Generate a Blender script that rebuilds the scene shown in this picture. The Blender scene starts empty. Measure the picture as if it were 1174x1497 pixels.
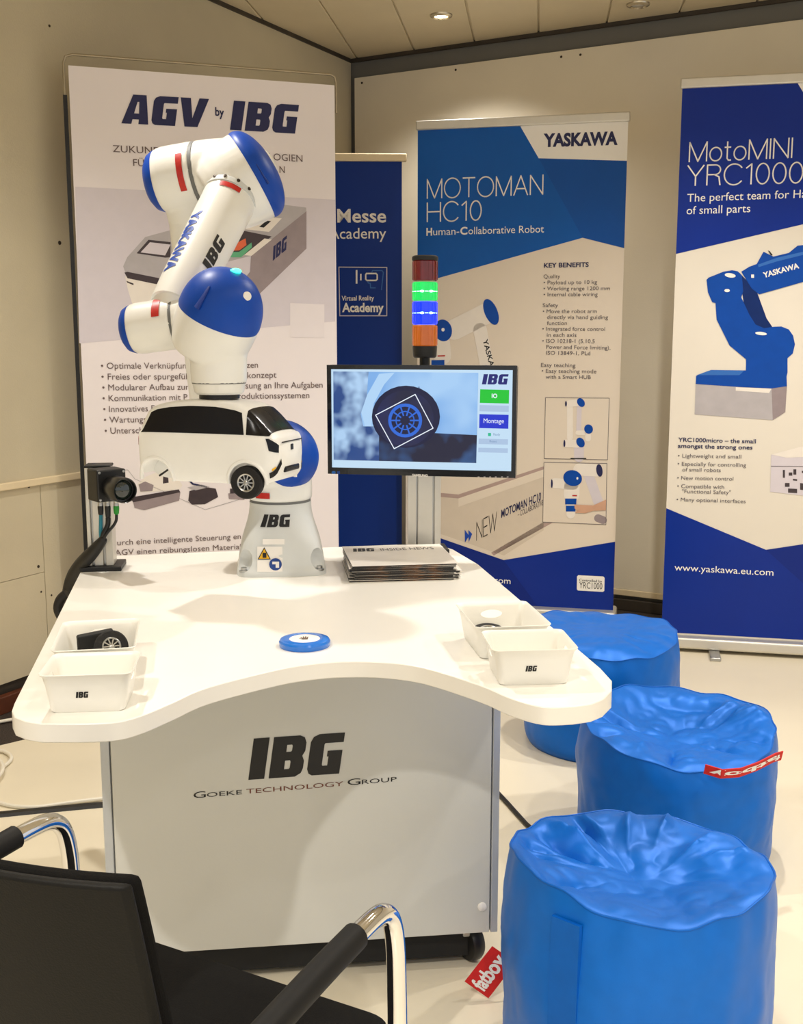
import bpy, bmesh, math, random
import numpy as np
from mathutils import Vector, Matrix, noise
from mathutils.geometry import tessellate_polygon
random.seed(7)
SC = bpy.context.scene
COL = SC.collection
R = math.radians

# ------------------------------------------------------------------ camera, world, light, exposure
F, CAMH, HORIZON = 1600.0, 1.33, 495.0
PITCH = math.atan((748.5 - HORIZON) / F)
CP, SP = math.cos(PITCH), math.sin(PITCH)
cam = bpy.data.cameras.new('camera')
cam.sensor_fit = 'VERTICAL'
cam.sensor_height = 36.0
cam.lens = F / 1497.0 * 36.0
cam.clip_start = 0.05
cam_o = bpy.data.objects.new('camera', cam)
cam_o.location = (0, 0, CAMH)
cam_o.rotation_euler = (math.pi / 2 - PITCH, 0, 0)
COL.objects.link(cam_o)
SC.camera = cam_o

w = bpy.data.worlds.new('hall_light')
SC.world = w
w.use_nodes = True
w.node_tree.nodes['Background'].inputs[0].default_value = (0.98, 0.985, 1.0, 1)
w.node_tree.nodes['Background'].inputs[1].default_value = 0.62

LAMP_COLOR = (1.0, 0.955, 0.89)
LAMP_WATT = 1.0
vs = SC.view_settings
vs.view_transform = 'Standard'
vs.look = 'None'
vs.gamma = 1.0
vs.use_curve_mapping = False
vs.exposure = 0.43

CEIL = 2.78

# ------------------------------------------------------------------ measuring helpers (photo pixel -> place)
def ray(u, v):
    x = (u - 587) / F
    y = (748.5 - v) / F
    return Vector((x, CP + SP * y, -SP + CP * y))
def atz(u, v, z):
    d = ray(u, v)
    t = (z - CAMH) / d.z
    return Vector((d.x * t, d.y * t, z))
def aty(u, v, Y):
    d = ray(u, v)
    t = Y / d.y
    return Vector((d.x * t, Y, CAMH + d.z * t))

class Plane:
    """upright plane: origin, heading; local x along it, local -y towards the viewer"""
    def __init__(self, x, y, deg):
        self.o = Vector((x, y, 0)); self.a = R(deg)
        self.ex = Vector((math.cos(self.a), math.sin(self.a), 0))
        self.n = Vector((math.sin(self.a), -math.cos(self.a), 0))
    def pix(self, u, v):
        d = ray(u, v); c = Vector((0, 0, CAMH))
        t = (self.o - c).dot(self.n) / d.dot(self.n)
        p = c + d * t
        return ((p - self.o).dot(self.ex), p.z)
    def world(self, s, off, z):
        return self.o + self.ex * s + self.n * off + Vector((0, 0, z))

# ------------------------------------------------------------------ materials
def lin(c):
    out = []
    for v in c:
        v = v / 255.0
        out.append(v / 12.92 if v <= 0.04045 else ((v + 0.055) / 1.055) ** 2.4)
    return (*out, 1.0)
MATS = {}
def mat(name, rgb, rough=0.5, metal=0.0, var=0.0, scale=20.0, bump=0.0, bscale=None, spec=0.5,
        emit=None, estr=0.0, coat=0.0, trans=0.0, alpha=1.0, sheen=0.0):
    if name in MATS:
        return MATS[name]
    m = bpy.data.materials.new(name)
    m.use_nodes = True
    nt = m.node_tree
    b = nt.nodes['Principled BSDF']
    col = lin(rgb)
    b.inputs['Base Color'].default_value = col
    b.inputs['Roughness'].default_value = rough
    b.inputs['Metallic'].default_value = metal
    b.inputs['Specular IOR Level'].default_value = spec
    b.inputs['Coat Weight'].default_value = coat
    b.inputs['Transmission Weight'].default_value = trans
    b.inputs['Alpha'].default_value = alpha
    b.inputs['Sheen Weight'].default_value = sheen
    if emit is not None:
        b.inputs['Emission Color'].default_value = lin(emit)
        b.inputs['Emission Strength'].default_value = estr
    tc = nt.nodes.new('ShaderNodeTexCoord')
    if var > 0:
        n = nt.nodes.new('ShaderNodeTexNoise'); n.inputs['Scale'].default_value = scale
        n.inputs['Detail'].default_value = 4
        nt.links.new(tc.outputs['Object'], n.inputs['Vector'])
        r = nt.nodes.new('ShaderNodeValToRGB')
        r.color_ramp.elements[0].position = 0.3; r.color_ramp.elements[1].position = 0.7
        r.color_ramp.elements[0].color = tuple(max(0, c * (1 - var)) for c in col[:3]) + (1,)
        r.color_ramp.elements[1].color = tuple(min(1, c * (1 + var)) for c in col[:3]) + (1,)
        nt.links.new(n.outputs['Fac'], r.inputs['Fac'])
        nt.links.new(r.outputs['Color'], b.inputs['Base Color'])
    if bump > 0:
        n2 = nt.nodes.new('ShaderNodeTexNoise'); n2.inputs['Scale'].default_value = bscale or scale
        n2.inputs['Detail'].default_value = 3
        nt.links.new(tc.outputs['Object'], n2.inputs['Vector'])
        bp = nt.nodes.new('ShaderNodeBump'); bp.inputs['Strength'].default_value = bump
        bp.inputs['Distance'].default_value = 0.01
        nt.links.new(n2.outputs['Fac'], bp.inputs['Height'])
        nt.links.new(bp.outputs['Normal'], b.inputs['Normal'])
    MATS[name] = m
    return m
def screen_mat(name, c0, c1, scale=6.0, strength=1.0, p0=0.35, p1=0.65):
    m = bpy.data.materials.new(name); m.use_nodes = True
    nt = m.node_tree; b = nt.nodes['Principled BSDF']
    b.inputs['Base Color'].default_value = (0.01, 0.01, 0.012, 1); b.inputs['Roughness'].default_value = 0.35
    tc = nt.nodes.new('ShaderNodeTexCoord'); n = nt.nodes.new('ShaderNodeTexNoise')
    n.inputs['Scale'].default_value = scale; n.inputs['Detail'].default_value = 2
    nt.links.new(tc.outputs['Object'], n.inputs['Vector'])
    r = nt.nodes.new('ShaderNodeValToRGB')
    r.color_ramp.elements[0].position = p0; r.color_ramp.elements[1].position = p1
    r.color_ramp.elements[0].color = lin(c0); r.color_ramp.elements[1].color = lin(c1)
    nt.links.new(n.outputs['Fac'], r.inputs['Fac'])
    nt.links.new(r.outputs['Color'], b.inputs['Emission Color'])
    b.inputs['Emission Strength'].default_value = strength * 0.72
    return m
def glow(name, rgb, s=1.0):
    return mat(name, (8, 8, 10), 0.35, emit=rgb, estr=s * 0.72)

# setting
M_PANEL_L = mat('grey_beige_wall_panel', (196, 185, 158), 0.6, var=0.05, scale=3, bump=0.08, bscale=180)
M_PANEL_L2 = mat('grey_beige_wall_board', (200, 188, 160), 0.6, var=0.05, scale=3, bump=0.08, bscale=180)
M_RAIL = mat('cream_rail', (226, 208, 172), 0.5, var=0.04, scale=5)
M_PANEL_R = mat('cream_wall_panel', (232, 222, 200), 0.6, var=0.03, scale=3, bump=0.06, bscale=150)
M_FRIEZE = mat('dark_grey_wall', (112, 110, 104), 0.7, var=0.05, scale=3)
M_CEIL = mat('ceiling_plank_paint', (222, 208, 178), 0.5, var=0.03, scale=4)
M_CEILGAP = mat('ceiling_gap', (236, 224, 196), 0.6)
M_WOOD = mat('red_brown_skirting', (96, 48, 26), 0.45, var=0.25, scale=14)
M_DARKTRIM = mat('dark_skirting', (58, 50, 40), 0.6, var=0.15, scale=10)
M_CARPET = mat('dark_carpet', (58, 48, 40), 0.95, var=0.6, scale=300, bump=0.5, bscale=400)
M_VINYL = mat('cream_vinyl_floor', (232, 222, 198), 0.32, var=0.03, scale=2.5, bump=0.02, bscale=60)
M_BLACKHOLE = mat('black_plastic', (9, 9, 10), 0.45, var=0.1, scale=30)
M_BLACKMAT = mat('matt_black', (14, 14, 14), 0.75, var=0.1, scale=30)
M_SCREW = mat('dark_screw', (60, 50, 40), 0.5, metal=0.6, var=0.1)
# furniture and goods
M_TABLE = mat('white_laminate', (243, 240, 232), 0.28, var=0.012, scale=8)
M_CAB = mat('pale_grey_lacquer', (210, 210, 204), 0.4, var=0.015, scale=5, bump=0.02, bscale=250)
M_CABF = mat('pale_grey_frame', (190, 194, 198), 0.35, metal=0.2, var=0.02)
M_BIN = mat('white_plastic', (240, 238, 230), 0.35, var=0.01, scale=10)
M_ROBOT = mat('robot_white_paint', (240, 240, 236), 0.28, var=0.012, scale=12, coat=0.3)
M_ROBOTG = mat('robot_grey_paint', (214, 217, 216), 0.35, var=0.02, scale=12, coat=0.2)
M_BLUE = mat('robot_blue_cover', (0, 68, 172), 0.42, spec=0.3, var=0.05, scale=14)
M_RED = mat('red_sticker', (190, 30, 22), 0.4, var=0.12, scale=90)
M_INKBLACK = mat('black_print', (12, 12, 16), 0.5, var=0.05)
M_INKNAVY = mat('navy_print', (22, 26, 78), 0.5, var=0.05)
M_INKBLUE = mat('blue_print', (0, 66, 170), 0.5, var=0.05)
M_STEEL = mat('steel', (180, 180, 178), 0.3, metal=0.9, var=0.05, scale=40)
M_CHROME = mat('chrome', (225, 225, 228), 0.06, metal=1.0, var=0.01)
M_ALU = mat('anodised_aluminium', (214, 210, 200), 0.38, metal=0.55, var=0.02, scale=30)
M_GAP = mat('seam_grey', (110, 112, 112), 0.6, var=0.05)
M_YELLOW = mat('warning_yellow', (238, 182, 20), 0.5, var=0.03)
M_STICKBLUE = mat('sign_blue', (20, 62, 140), 0.5, var=0.03)
M_WHITE = mat('white_print', (244, 240, 234), 0.45, var=0.01)
M_CARW = mat('printed_white_plastic', (243, 243, 240), 0.4, var=0.01, scale=30, coat=0.15)
M_CARGLASS = mat('black_car_glazing', (6, 7, 16), 0.22, var=0.1, scale=40, spec=0.35)
M_TYRE = mat('black_rubber', (18, 17, 17), 0.8, var=0.15, scale=60, bump=0.2, bscale=120)
M_POUF = mat('blue_nylon', (0, 104, 203), 0.42, metal=0.18, var=0.04, scale=30, bump=0.05, bscale=700, spec=0.3)
M_POUFB = mat('blue_nylon_dark', (0, 96, 192), 0.44, metal=0.18, spec=0.3, var=0.05, scale=30, bump=0.05, bscale=700)
M_FABRIC = mat('black_woven_fabric', (15, 14, 13), 0.95, spec=0.15, var=0.35, scale=600, bump=0.3, bscale=700)
M_BACKREST = mat('black_polypropylene', (15, 14, 11), 0.55, spec=0.2, var=0.12, scale=200, bump=0.12, bscale=500)
M_RUBBER = mat('black_grip', (12, 11, 10), 0.6, spec=0.3, var=0.1, scale=100)
M_CABLEW = mat('white_cable', (236, 230, 214), 0.45, var=0.02)
M_CABLEB = mat('black_cable', (14, 14, 15), 0.5, var=0.1)

# ------------------------------------------------------------------ mesh helpers
def frame_of(a):
    a = Vector(a).normalized()
    t = Vector((0, 0, 1)) if abs(a.z) < 0.9 else Vector((1, 0, 0))
    x = t.cross(a).normalized()
    return x, a.cross(x).normalized(), a
class MB:
    def __init__(self):
        self.v = []; self.f = []
    def add(self, vs_, fs_):
        o = len(self.v)
        self.v += [tuple(p) for p in vs_]
        self.f += [tuple(i + o for i in q) for q in fs_]
        return self
    def box(self, x0, x1, y0, y1, z0, z1):
        return self.add([(x0, y0, z0), (x1, y0, z0), (x1, y1, z0), (x0, y1, z0), (x0, y0, z1), (x1, y0, z1), (x1, y1, z1), (x0, y1, z1)],
                        [(0, 3, 2, 1), (4, 5, 6, 7), (0, 1, 5, 4), (1, 2, 6, 5), (2, 3, 7, 6), (3, 0, 4, 7)])
    def obox(self, c, ax, ay, az):
        """box from centre and three half-axis vectors"""
        c, ax, ay, az = Vector(c), Vector(ax), Vector(ay), Vector(az)
        p = [c + ax * i + ay * j + az * k for k in (-1, 1) for (i, j) in ((-1, -1), (1, -1), (1, 1), (-1, 1))]
        return self.add(p, [(0, 3, 2, 1), (4, 5, 6, 7), (0, 1, 5, 4), (1, 2, 6, 5), (2, 3, 7, 6), (3, 0, 4, 7)])
    def loft(self, rings, cap0=True, cap1=True, closed=True):
        n = len(rings[0]); o = len(self.v)
        for r_ in rings:
            self.v += [tuple(p) for p in r_]
        m = n if closed else n - 1
        for i in range(len(rings) - 1):
            for j in range(m):
                k = (j + 1) % n
                self.f.append((o + i * n + j, o + i * n + k, o + (i + 1) * n + k, o + (i + 1) * n + j))
        if cap0: self.f.append(tuple(o + j for j in reversed(range(n))))
        if cap1: self.f.append(tuple(o + (len(rings) - 1) * n + j for j in range(n)))
        return self
    def lathe(self, prof, origin=(0, 0, 0), axis=(0, 0, 1), n=40, cap0=True, cap1=True):
        x, y, a = frame_of(axis); o = Vector(origin)
        rings = [[o + a * h + (x * math.cos(t) + y * math.sin(t)) * max(r, 1e-5)
                  for t in (2 * math.pi * i / n for i in range(n))] for r, h in prof]
        return self.loft(rings, cap0, cap1)
    def tube(self, p0, p1, r0, r1=None, n=24):
        p0, p1 = Vector(p0), Vector(p1)
        return self.lathe([(r0, 0), (r1 if r1 is not None else r0, (p1 - p0).length)], p0, p1 - p0, n)
    def sweep(self, pts, r, n=12, smooth=0, flat=1.0):
        pts = [Vector(p) for p in pts]
        for _ in range(smooth):
            q = [pts[0]]
            for a, b in zip(pts[:-1], pts[1:]):
                q += [a * 0.75 + b * 0.25, a * 0.25 + b * 0.75]
            pts = q + [pts[-1]]
        rings = []; up = None
        for i, p in enumerate(pts):
            d = (pts[min(i + 1, len(pts) - 1)] - pts[max(i - 1, 0)]).normalized()
            if up is None:
                x, y, _ = frame_of(d)
            else:
                x = (up - d * up.dot(d)).normalized(); y = d.cross(x)
            up = x
            rr = r(i / (len(pts) - 1)) if callable(r) else r
            rings.append([p + (x * math.cos(t) + y * math.sin(t) * flat) * rr for t in (2 * math.pi * k / n for k in range(n))])
        return self.loft(rings)
    def prism(self, poly, z0, z1):
        n = len(poly)
        return self.loft([[(x, y, z0) for x, y in poly], [(x, y, z1) for x, y in poly]])
    def sphere(self, c, rx, ry=None, rz=None, n=24, m=14):
        ry = rx if ry is None else ry; rz = rx if rz is None else rz
        c = Vector(c); rings = []
        for i in range(m + 1):
            ph = -math.pi / 2 + math.pi * i / m
            rings.append([(c.x + rx * max(math.cos(ph), 1e-4) * math.cos(t), c.y + ry * max(math.cos(ph), 1e-4) * math.sin(t), c.z + rz * math.sin(ph))
                          for t in (2 * math.pi * k / n for k in range(n))])
        return self.loft(rings)
    def mesh(self, name):
        me = bpy.data.meshes.new(name)
        me.from_pydata(self.v, [], self.f); me.update()
        return me
    def build(self, name, m, parent=None, org=None, smooth=True, ang=35, bevel=0.0, seg=2, remesh=0.0, post=0, label=None, fixn=True):
        if org is not None:
            o = Vector(org); self.v = [tuple(Vector(p) - o) for p in self.v]
        me = self.mesh(name)
        if fixn and not remesh:
            bm = bmesh.new(); bm.from_mesh(me); bmesh.ops.recalc_face_normals(bm, faces=bm.faces); bm.to_mesh(me); bm.free()
        ob = bpy.data.objects.new(name, me)
        COL.objects.link(ob)
        if remesh:
            md = ob.modifiers.new('remesh', 'REMESH'); md.mode = 'VOXEL'; md.voxel_size = remesh
            if post:
                sm = ob.modifiers.new('smooth', 'SMOOTH'); sm.iterations = post; sm.factor = 0.5
            dg = bpy.context.evaluated_depsgraph_get()
            me2 = bpy.data.meshes.new_from_object(ob.evaluated_get(dg))
            ob.modifiers.clear(); ob.data = me2; me2.name = name; bpy.data.meshes.remove(me); me = me2
        me.materials.clear(); me.materials.append(m)
        if smooth:
            me.polygons.foreach_set('use_smooth', [True] * len(me.polygons))
            if not remesh:
                me.set_sharp_from_angle(angle=R(ang))
        if bevel:
            b = ob.modifiers.new('bevel', 'BEVEL'); b.width = bevel; b.segments = seg; b.limit_method = 'ANGLE'; b.angle_limit = R(40)
        if parent: ob.parent = parent
        if label: ob['label'] = label
        return ob
def tag(o, label=None, cat=None, group=None, kind=None):
    if label: o['label'] = label
    if cat: o['category'] = cat
    if group: o['group'] = group
    if kind: o['kind'] = kind
    return o
def thing(name, label, cat, loc=(0, 0, 0), rz=0.0, group=None):
    o = bpy.data.objects.new(name, None); o.empty_display_size = 0.05
    COL.objects.link(o); o.location = loc; o.rotation_euler = (0, 0, rz)
    return tag(o, label, cat, group)
def struct(ob):
    ob['kind'] = 'structure'; return ob
def copy_tree(o, parent=None):
    c = o.copy(); COL.objects.link(c); c.parent = parent
    for ch in list(o.children): copy_tree(ch, c)
    return c
def rrect(x0, x1, y0, y1, r, n=6):
    pts = []
    for cx, cy, a0 in ((x1 - r, y0 + r, -90), (x1 - r, y1 - r, 0), (x0 + r, y1 - r, 90), (x0 + r, y0 + r, 180)):
        for i in range(n + 1):
            a = R(a0 + 90 * i / n); pts.append((cx + r * math.cos(a), cy + r * math.sin(a)))
    return pts

# ------------------------------------------------------------------ flat print: outlines, lettering
def fill(loops):
    tris = tessellate_polygon([[Vector((x, y, 0)) for x, y in l] for l in loops])
    pts = [p for l in loops for p in l]
    return pts, [tuple(t) for t in tris]
_tc = {}
def font_text(s, bold=0.0):
    key = (s, bold)
    if key not in _tc:
        cu = bpy.data.curves.new('t', 'FONT'); cu.body = s; cu.offset = bold; cu.resolution_u = 3
        ob = bpy.data.objects.new('t', cu)
        me = ob.to_mesh()
        P = [(v.co.x, v.co.y) for v in me.vertices]; T = [tuple(p.vertices) for p in me.polygons]
        ob.to_mesh_clear(); bpy.data.objects.remove(ob); bpy.data.curves.remove(cu)
        _tc[key] = (P, T)
    return _tc[key]
_cap = max(p[1] for p in font_text('H')[0])
# heavy slanted logo letters, drawn as outlines on a cap height of 1
LOGO = {
 'I': (0.42, [[(0, 0), (0.40, 0), (0.40, 1), (0, 1)]]),
 'B': (0.86, [[(0, 0), (0.66, 0), (0.80, 0.08), (0.84, 0.2), (0.84, 0.38), (0.78, 0.5), (0.84, 0.62), (0.84, 0.82), (0.78, 0.95), (0.66, 1), (0, 1)],
              [(0.36, 0.62), (0.48, 0.62), (0.5, 0.65), (0.5, 0.76), (0.48, 0.79), (0.36, 0.79)],
              [(0.36, 0.2), (0.48, 0.2), (0.5, 0.23), (0.5, 0.38), (0.48, 0.41), (0.36, 0.41)]]),
 'G': (0.86, [[(0.14, 0), (0.84, 0), (0.84, 0.58), (0.46, 0.58), (0.46, 0.44), (0.5, 0.44), (0.5, 0.22), (0.38, 0.22), (0.36, 0.25), (0.36, 0.74), (0.38, 0.77),
               (0.84, 0.77), (0.84, 1), (0.2, 1), (0.06, 0.94), (0, 0.82), (0, 0.16), (0.05, 0.05)]]),
 'A': (0.92, [[(0, 0), (0.34, 0), (0.36, 0.16), (0.58, 0.16), (0.58, 0), (0.92, 0), (0.74, 1), (0.28, 1)], [(0.39, 0.36), (0.56, 0.36), (0.52, 0.76), (0.46, 0.76)]]),
 'V': (0.92, [[(0.22, 0), (0.68, 0), (0.96, 1), (0.62, 1), (0.46, 0.3), (0.32, 1), (-0.04, 1)]]),
 ' ': (0.4, []),
}
def logo_text(s, slant=0.16, gap=0.09):
    P, T, x = [], [], 0.0
    for ch in s:
        wd, loops = LOGO[ch]
        if loops:
            p, t = fill(loops); o = len(P)
            P += [(x + a + slant * b, b) for a, b in p]; T += [tuple(i + o for i in q) for q in t]
        x += wd + gap
    return P, T
def arc(cx, cy, rx, ry, a0, a1, n=18):
    return [(cx + rx * math.cos(R(a0 + (a1 - a0) * i / n)), cy + ry * math.sin(R(a0 + (a1 - a0) * i / n))) for i in range(n + 1)]
STROKE = {
 'M': (0.92, [[(0, 0), (0, 1), (0.46, 0), (0.92, 1), (0.92, 0)]]),
 'O': (1.0, [arc(0.5, 0.5, 0.5, 0.52, 0, 360, 30)]), 'T': (0.74, [[(0, 1), (0.74, 1)], [(0.37, 1), (0.37, 0)]]),
 'A': (0.84, [[(0, 0), (0.42, 1), (0.84, 0)], [(0.14, 0.33), (0.7, 0.33)]]), 'N': (0.76, [[(0, 0), (0, 1), (0.76, 0), (0.76, 1)]]),
 'H': (0.74, [[(0, 0), (0, 1)], [(0.74, 0), (0.74, 1)], [(0, 0.52), (0.74, 0.52)]]), 'C': (0.86, [arc(0.46, 0.5, 0.46, 0.52, 40, 320, 24)]),
 '1': (0.3, [[(0, 0.8), (0.24, 1), (0.24, 0)]]), '0': (0.6, [arc(0.3, 0.5, 0.3, 0.51, 0, 360, 24)]),
 'o': (0.62, [arc(0.31, 0.34, 0.31, 0.35, 0, 360, 22)]), 't': (0.32, [[(0.13, 0.95), (0.13, 0.1), (0.2, 0), (0.32, 0)], [(0, 0.67), (0.3, 0.67)]]),
 'I': (0.02, [[(0.01, 0), (0.01, 1)]]), 'Y': (0.76, [[(0, 1), (0.38, 0.45), (0.76, 1)], [(0.38, 0.45), (0.38, 0)]]),
 'R': (0.64, [[(0, 0), (0, 1), (0.4, 1)] + arc(0.38, 0.76, 0.24, 0.24, 90, -90, 10) + [(0, 0.52)], [(0.34, 0.52), (0.56, 0.4), (0.62, 0)]]),
 'E': (0.56, [[(0.56, 0), (0, 0), (0, 1), (0.56, 1)], [(0, 0.52), (0.5, 0.52)]]), 'W': (1.06, [[(0, 1), (0.27, 0), (0.53, 1), (0.79, 0), (1.06, 1)]]),
 'm': (0.86, [[(0, 0), (0, 0.67)], [(0, 0.45)] + arc(0.21, 0.45, 0.21, 0.22, 180, 0, 8) + [(0.42, 0)], [(0.42, 0.45)] + arc(0.63, 0.45, 0.21, 0.22, 180, 0, 8) + [(0.84, 0)]]),
 'i': (0.02, [[(0.01, 0), (0.01, 0.67)], [(0.01, 0.92), (0.01, 1)]]), 'c': (0.55, [arc(0.31, 0.34, 0.31, 0.35, 50, 310, 16)]),
 'r': (0.3, [[(0, 0), (0, 0.67)], [(0, 0.4), (0.1, 0.6), (0.3, 0.67)]]), ' ': (0.3, []),
}
def ribbon(pl, wd):
    P, T = [], []
    for (x0, y0), (x1, y1) in zip(pl[:-1], pl[1:]):
        L = math.hypot(x1 - x0, y1 - y0)
        if L < 1e-6: continue
        dx, dy = (x1 - x0) / L, (y1 - y0) / L
        e = wd * 0.3
        a = (x0 - dx * e, y0 - dy * e); b = (x1 + dx * e, y1 + dy * e); o = len(P)
        P += [(a[0] - dy * wd / 2, a[1] + dx * wd / 2), (a[0] + dy * wd / 2, a[1] - dx * wd / 2), (b[0] + dy * wd / 2, b[1] - dx * wd / 2), (b[0] - dy * wd / 2, b[1] + dx * wd / 2)]
        T.append((o, o + 1, o + 2, o + 3))
    return P, T
def stroke_text(s, wd=0.07, gap=0.17):
    P, T, x = [], [], 0.0
    for ch in s:
        cw, pls = STROKE[ch]
        for pl in pls:
            p, t = ribbon(pl, wd); o = len(P)
            P += [(x + a, b) for a, b in p]; T += [tuple(i + o for i in q) for q in t]
        x += cw + gap
    return P, T
def glyphs(s, style='font', bold=0.0, wd=0.07):
    """-> points on a cap height of 1, bounding box starting at x = 0, and its width"""
    if style == 'logo': P, T = logo_text(s)
    elif style == 'stroke': P, T = stroke_text(s, wd)
    else:
        P, T = font_text(s, bold); P = [(x / _cap, y / _cap) for x, y in P]
    x0 = min(p[0] for p in P); x1 = max(p[0] for p in P)
    return [(x - x0, y) for x, y in P], T, x1 - x0

class Print:
    """flat print on an upright plane; laid out from places measured in the photograph"""
    def __init__(self, pl, parent, y0=-0.002):
        self.pl, self.parent, self.y0, self.acc, self.k = pl, parent, y0, {}, 0
    def put(self, name, m, P, T, layer):
        self.k += 1
        key = (name, m.name, layer, self.k)
        mb = self.acc.setdefault(key, (MB(), m))[0]
        y = self.y0 - 0.0005 * layer
        mb.add([(s, y, z) for s, z in P], T)
    def poly(self, name, m, px, layer=1, holes=()):
        P, T = fill([[self.pl.pix(*p) for p in px]] + [[self.pl.pix(*p) for p in h] for h in holes])
        self.put(name, m, P, T, layer)
    def line(self, name, m, px, wpx, layer=2, close=False):
        q = [self.pl.pix(*p) for p in px]
        if close: q.append(q[0])
        a, b = self.pl.pix(px[0][0], px[0][1]), self.pl.pix(px[0][0], px[0][1] + 10)
        P, T = ribbon(q, abs(a[1] - b[1]) / 10 * wpx)
        self.put(name, m, P, T, layer)
    def ellipse(self, name, m, c, rx, ry, rot=0, layer=2, a0=0, a1=360):
        cr, sr = math.cos(R(rot)), math.sin(R(rot))
        pts = [(c[0] + x * cr - y * sr, c[1] + x * sr + y * cr) for x, y in arc(0, 0, rx, ry, a0, a1, 28)[:-1 if a1 - a0 == 360 else None]]
        self.poly(name, m, pts, layer)
    def capsule(self, name, m, p, q, wd, layer=2):
        a = math.degrees(math.atan2(q[1] - p[1], q[0] - p[0])); r_ = wd / 2
        self.poly(name, m, arc(p[0], p[1], r_, r_, a + 90, a + 270, 8) + arc(q[0], q[1], r_, r_, a - 90, a + 90, 8), layer)
    def text(self, name, m, s, p0, p1, cap, layer=3, style='font', bold=0.0, wd=0.07, perp=False):
        P, T, L = glyphs(s, style, bold, wd)
        a, b = self.pl.pix(*p0), self.pl.pix(*p1)
        c0 = self.pl.pix(p0[0], p0[1] - cap)
        h = c0[1] - a[1]
        ux, uz = (b[0] - a[0]) / L, (b[1] - a[1]) / L
        if perp:
            n = math.hypot(ux, uz); vx, vz = -uz / n * h, ux / n * h
        else:
            vx, vz = 0.0, h
        self.put(name, m, [(a[0] + x * ux + y * vx, a[1] + x * uz + y * vz) for x, y in P], T, layer)
    def done(self):
        for (name, _, _, _), (mb, m) in self.acc.items():
            mb.build(name, m, self.parent, smooth=False, fixn=False)

# ================================================================== THE SETTING
# carpet with a cream vinyl sheet laid over it
floor = struct(MB().box(-4.5, 6.0, -4.0, 8.0, -0.05, -0.004).build('floor', M_CARPET, smooth=False))
edge = [(-4.5, -4.0), (6.0, -4.0), (6.0, 3.0), (2.6, 4.52), (1.55, 5.0), (1.02, 5.16), (0.3, 5.35), (-0.45, 5.0), (-0.9, 4.25), (-1.08, 3.78), (-1.22, 3.55), (-1.42, 3.38), (-2.0, 2.9), (-4.5, 1.6)]
MB().prism(edge, -0.004, 0.0).build('vinyl_sheet', M_VINYL, floor, smooth=False, label='cream vinyl sheet laid over dark carpet')

CX, CY = -0.27, 6.06
WL = Plane(CX, CY, 62.5)
WR = Plane(CX, CY, -28.6)
wl = struct(MB().box(-8.2, 0.05, 0.012, 0.11, 0, CEIL + 0.1).build('wall_left', M_DARKTRIM, smooth=False))
wl.location = WL.o; wl.rotation_euler = (0, 0, WL.a)
railz = 0.5 * (WL.pix(0, 709)[1] + WL.pix(118, 690)[1])
botz = 0.5 * (WL.pix(0, 1002)[1] + WL.pix(46, 984)[1])
seam = WL.pix(60, 760)[0]
hs = WL.pix(55, 838)[1]
for s0, s1, z0, z1, m, nm in ((-8.2, -4.0, railz, CEIL, M_PANEL_L, 'wall_panel'), (-3.994, 0.0, railz, CEIL, M_PANEL_L, 'wall_panel'),
                          (-8.2, seam - 0.0015, botz, hs - 0.001, M_PANEL_L2, 'wall_board'), (-8.2, seam - 0.0015, hs + 0.001, railz - 0.02, M_PANEL_L2, 'wall_board'),
                          (seam + 0.0015, 0.0, botz, railz - 0.02, M_PANEL_L2, 'wall_board')):
    MB().box(s0, s1, -0.004, 0.012, z0, z1).build(nm, m, wl, smooth=False)
MB().box(-8.2, 0.0, -0.018, 0.012, railz - 0.022, railz + 0.004).build('wall_rail', M_RAIL, wl, smooth=False, bevel=0.003)
for u, v, r_ in ((41, 711, 0.006), (55, 828, 0.006), (59, 865, 0.004), (74, 870, 0.004), (86, 355, 0.008), (71, 38, 0.005)):
    s, z = WL.pix(u, v)
    MB().lathe([(r_, 0), (r_ * 0.9, 0.0015), (r_ * 0.4, 0.001)], (s, -0.004, z), (0, -1, 0), 12).build('screw', M_SCREW, wl)
bl = struct(MB().box(-8.2, 0.0, -0.03, 0.0, -0.004, botz * 0.62).build('baseboard_left', M_WOOD, smooth=False, bevel=0.004))
bl.location = WL.o; bl.rotation_euler = (0, 0, WL.a)

wr = struct(MB().box(-0.11, 7.0, 0.012, 0.11, 0, CEIL + 0.1).build('wall_right', M_FRIEZE, smooth=False))
wr.location = WR.o; wr.rotation_euler = (0, 0, WR.a)
pl0 = WR.pix(520, 112); pz1 = WR.pix(1174, 33)
ptop = 0.5 * (pl0[1] + pz1[1]); pbot = WR.pix(900, 868)[1]
MB().box(pl0[0], 7.0, -0.014, 0.012, pbot + 0.03, ptop).build('wall_panel', M_PANEL_R, wr, smooth=False, bevel=0.002)
MB().box(pl0[0], 7.0, -0.02, 0.012, pbot, pbot + 0.03).build('wall_rail', M_RAIL, wr, smooth=False, bevel=0.003)
for u, v in ((531, 122), (668, 103), (822, 84), (850, 81)):
    s, z = WR.pix(u, v)
    MB().lathe([(0.006, 0), (0.005, 0.0015), (0.002, 0.001)], (s, -0.014, z), (0, -1, 0), 12).build('screw', M_SCREW, wr)
br = struct(MB().box(-0.0, 7.0, -0.02, 0.0, -0.004, pbot * 0.75).build('baseboard_right', M_DARKTRIM, smooth=False, bevel=0.004))
br.location = WR.o; br.rotation_euler = (0, 0, WR.a)

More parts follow.
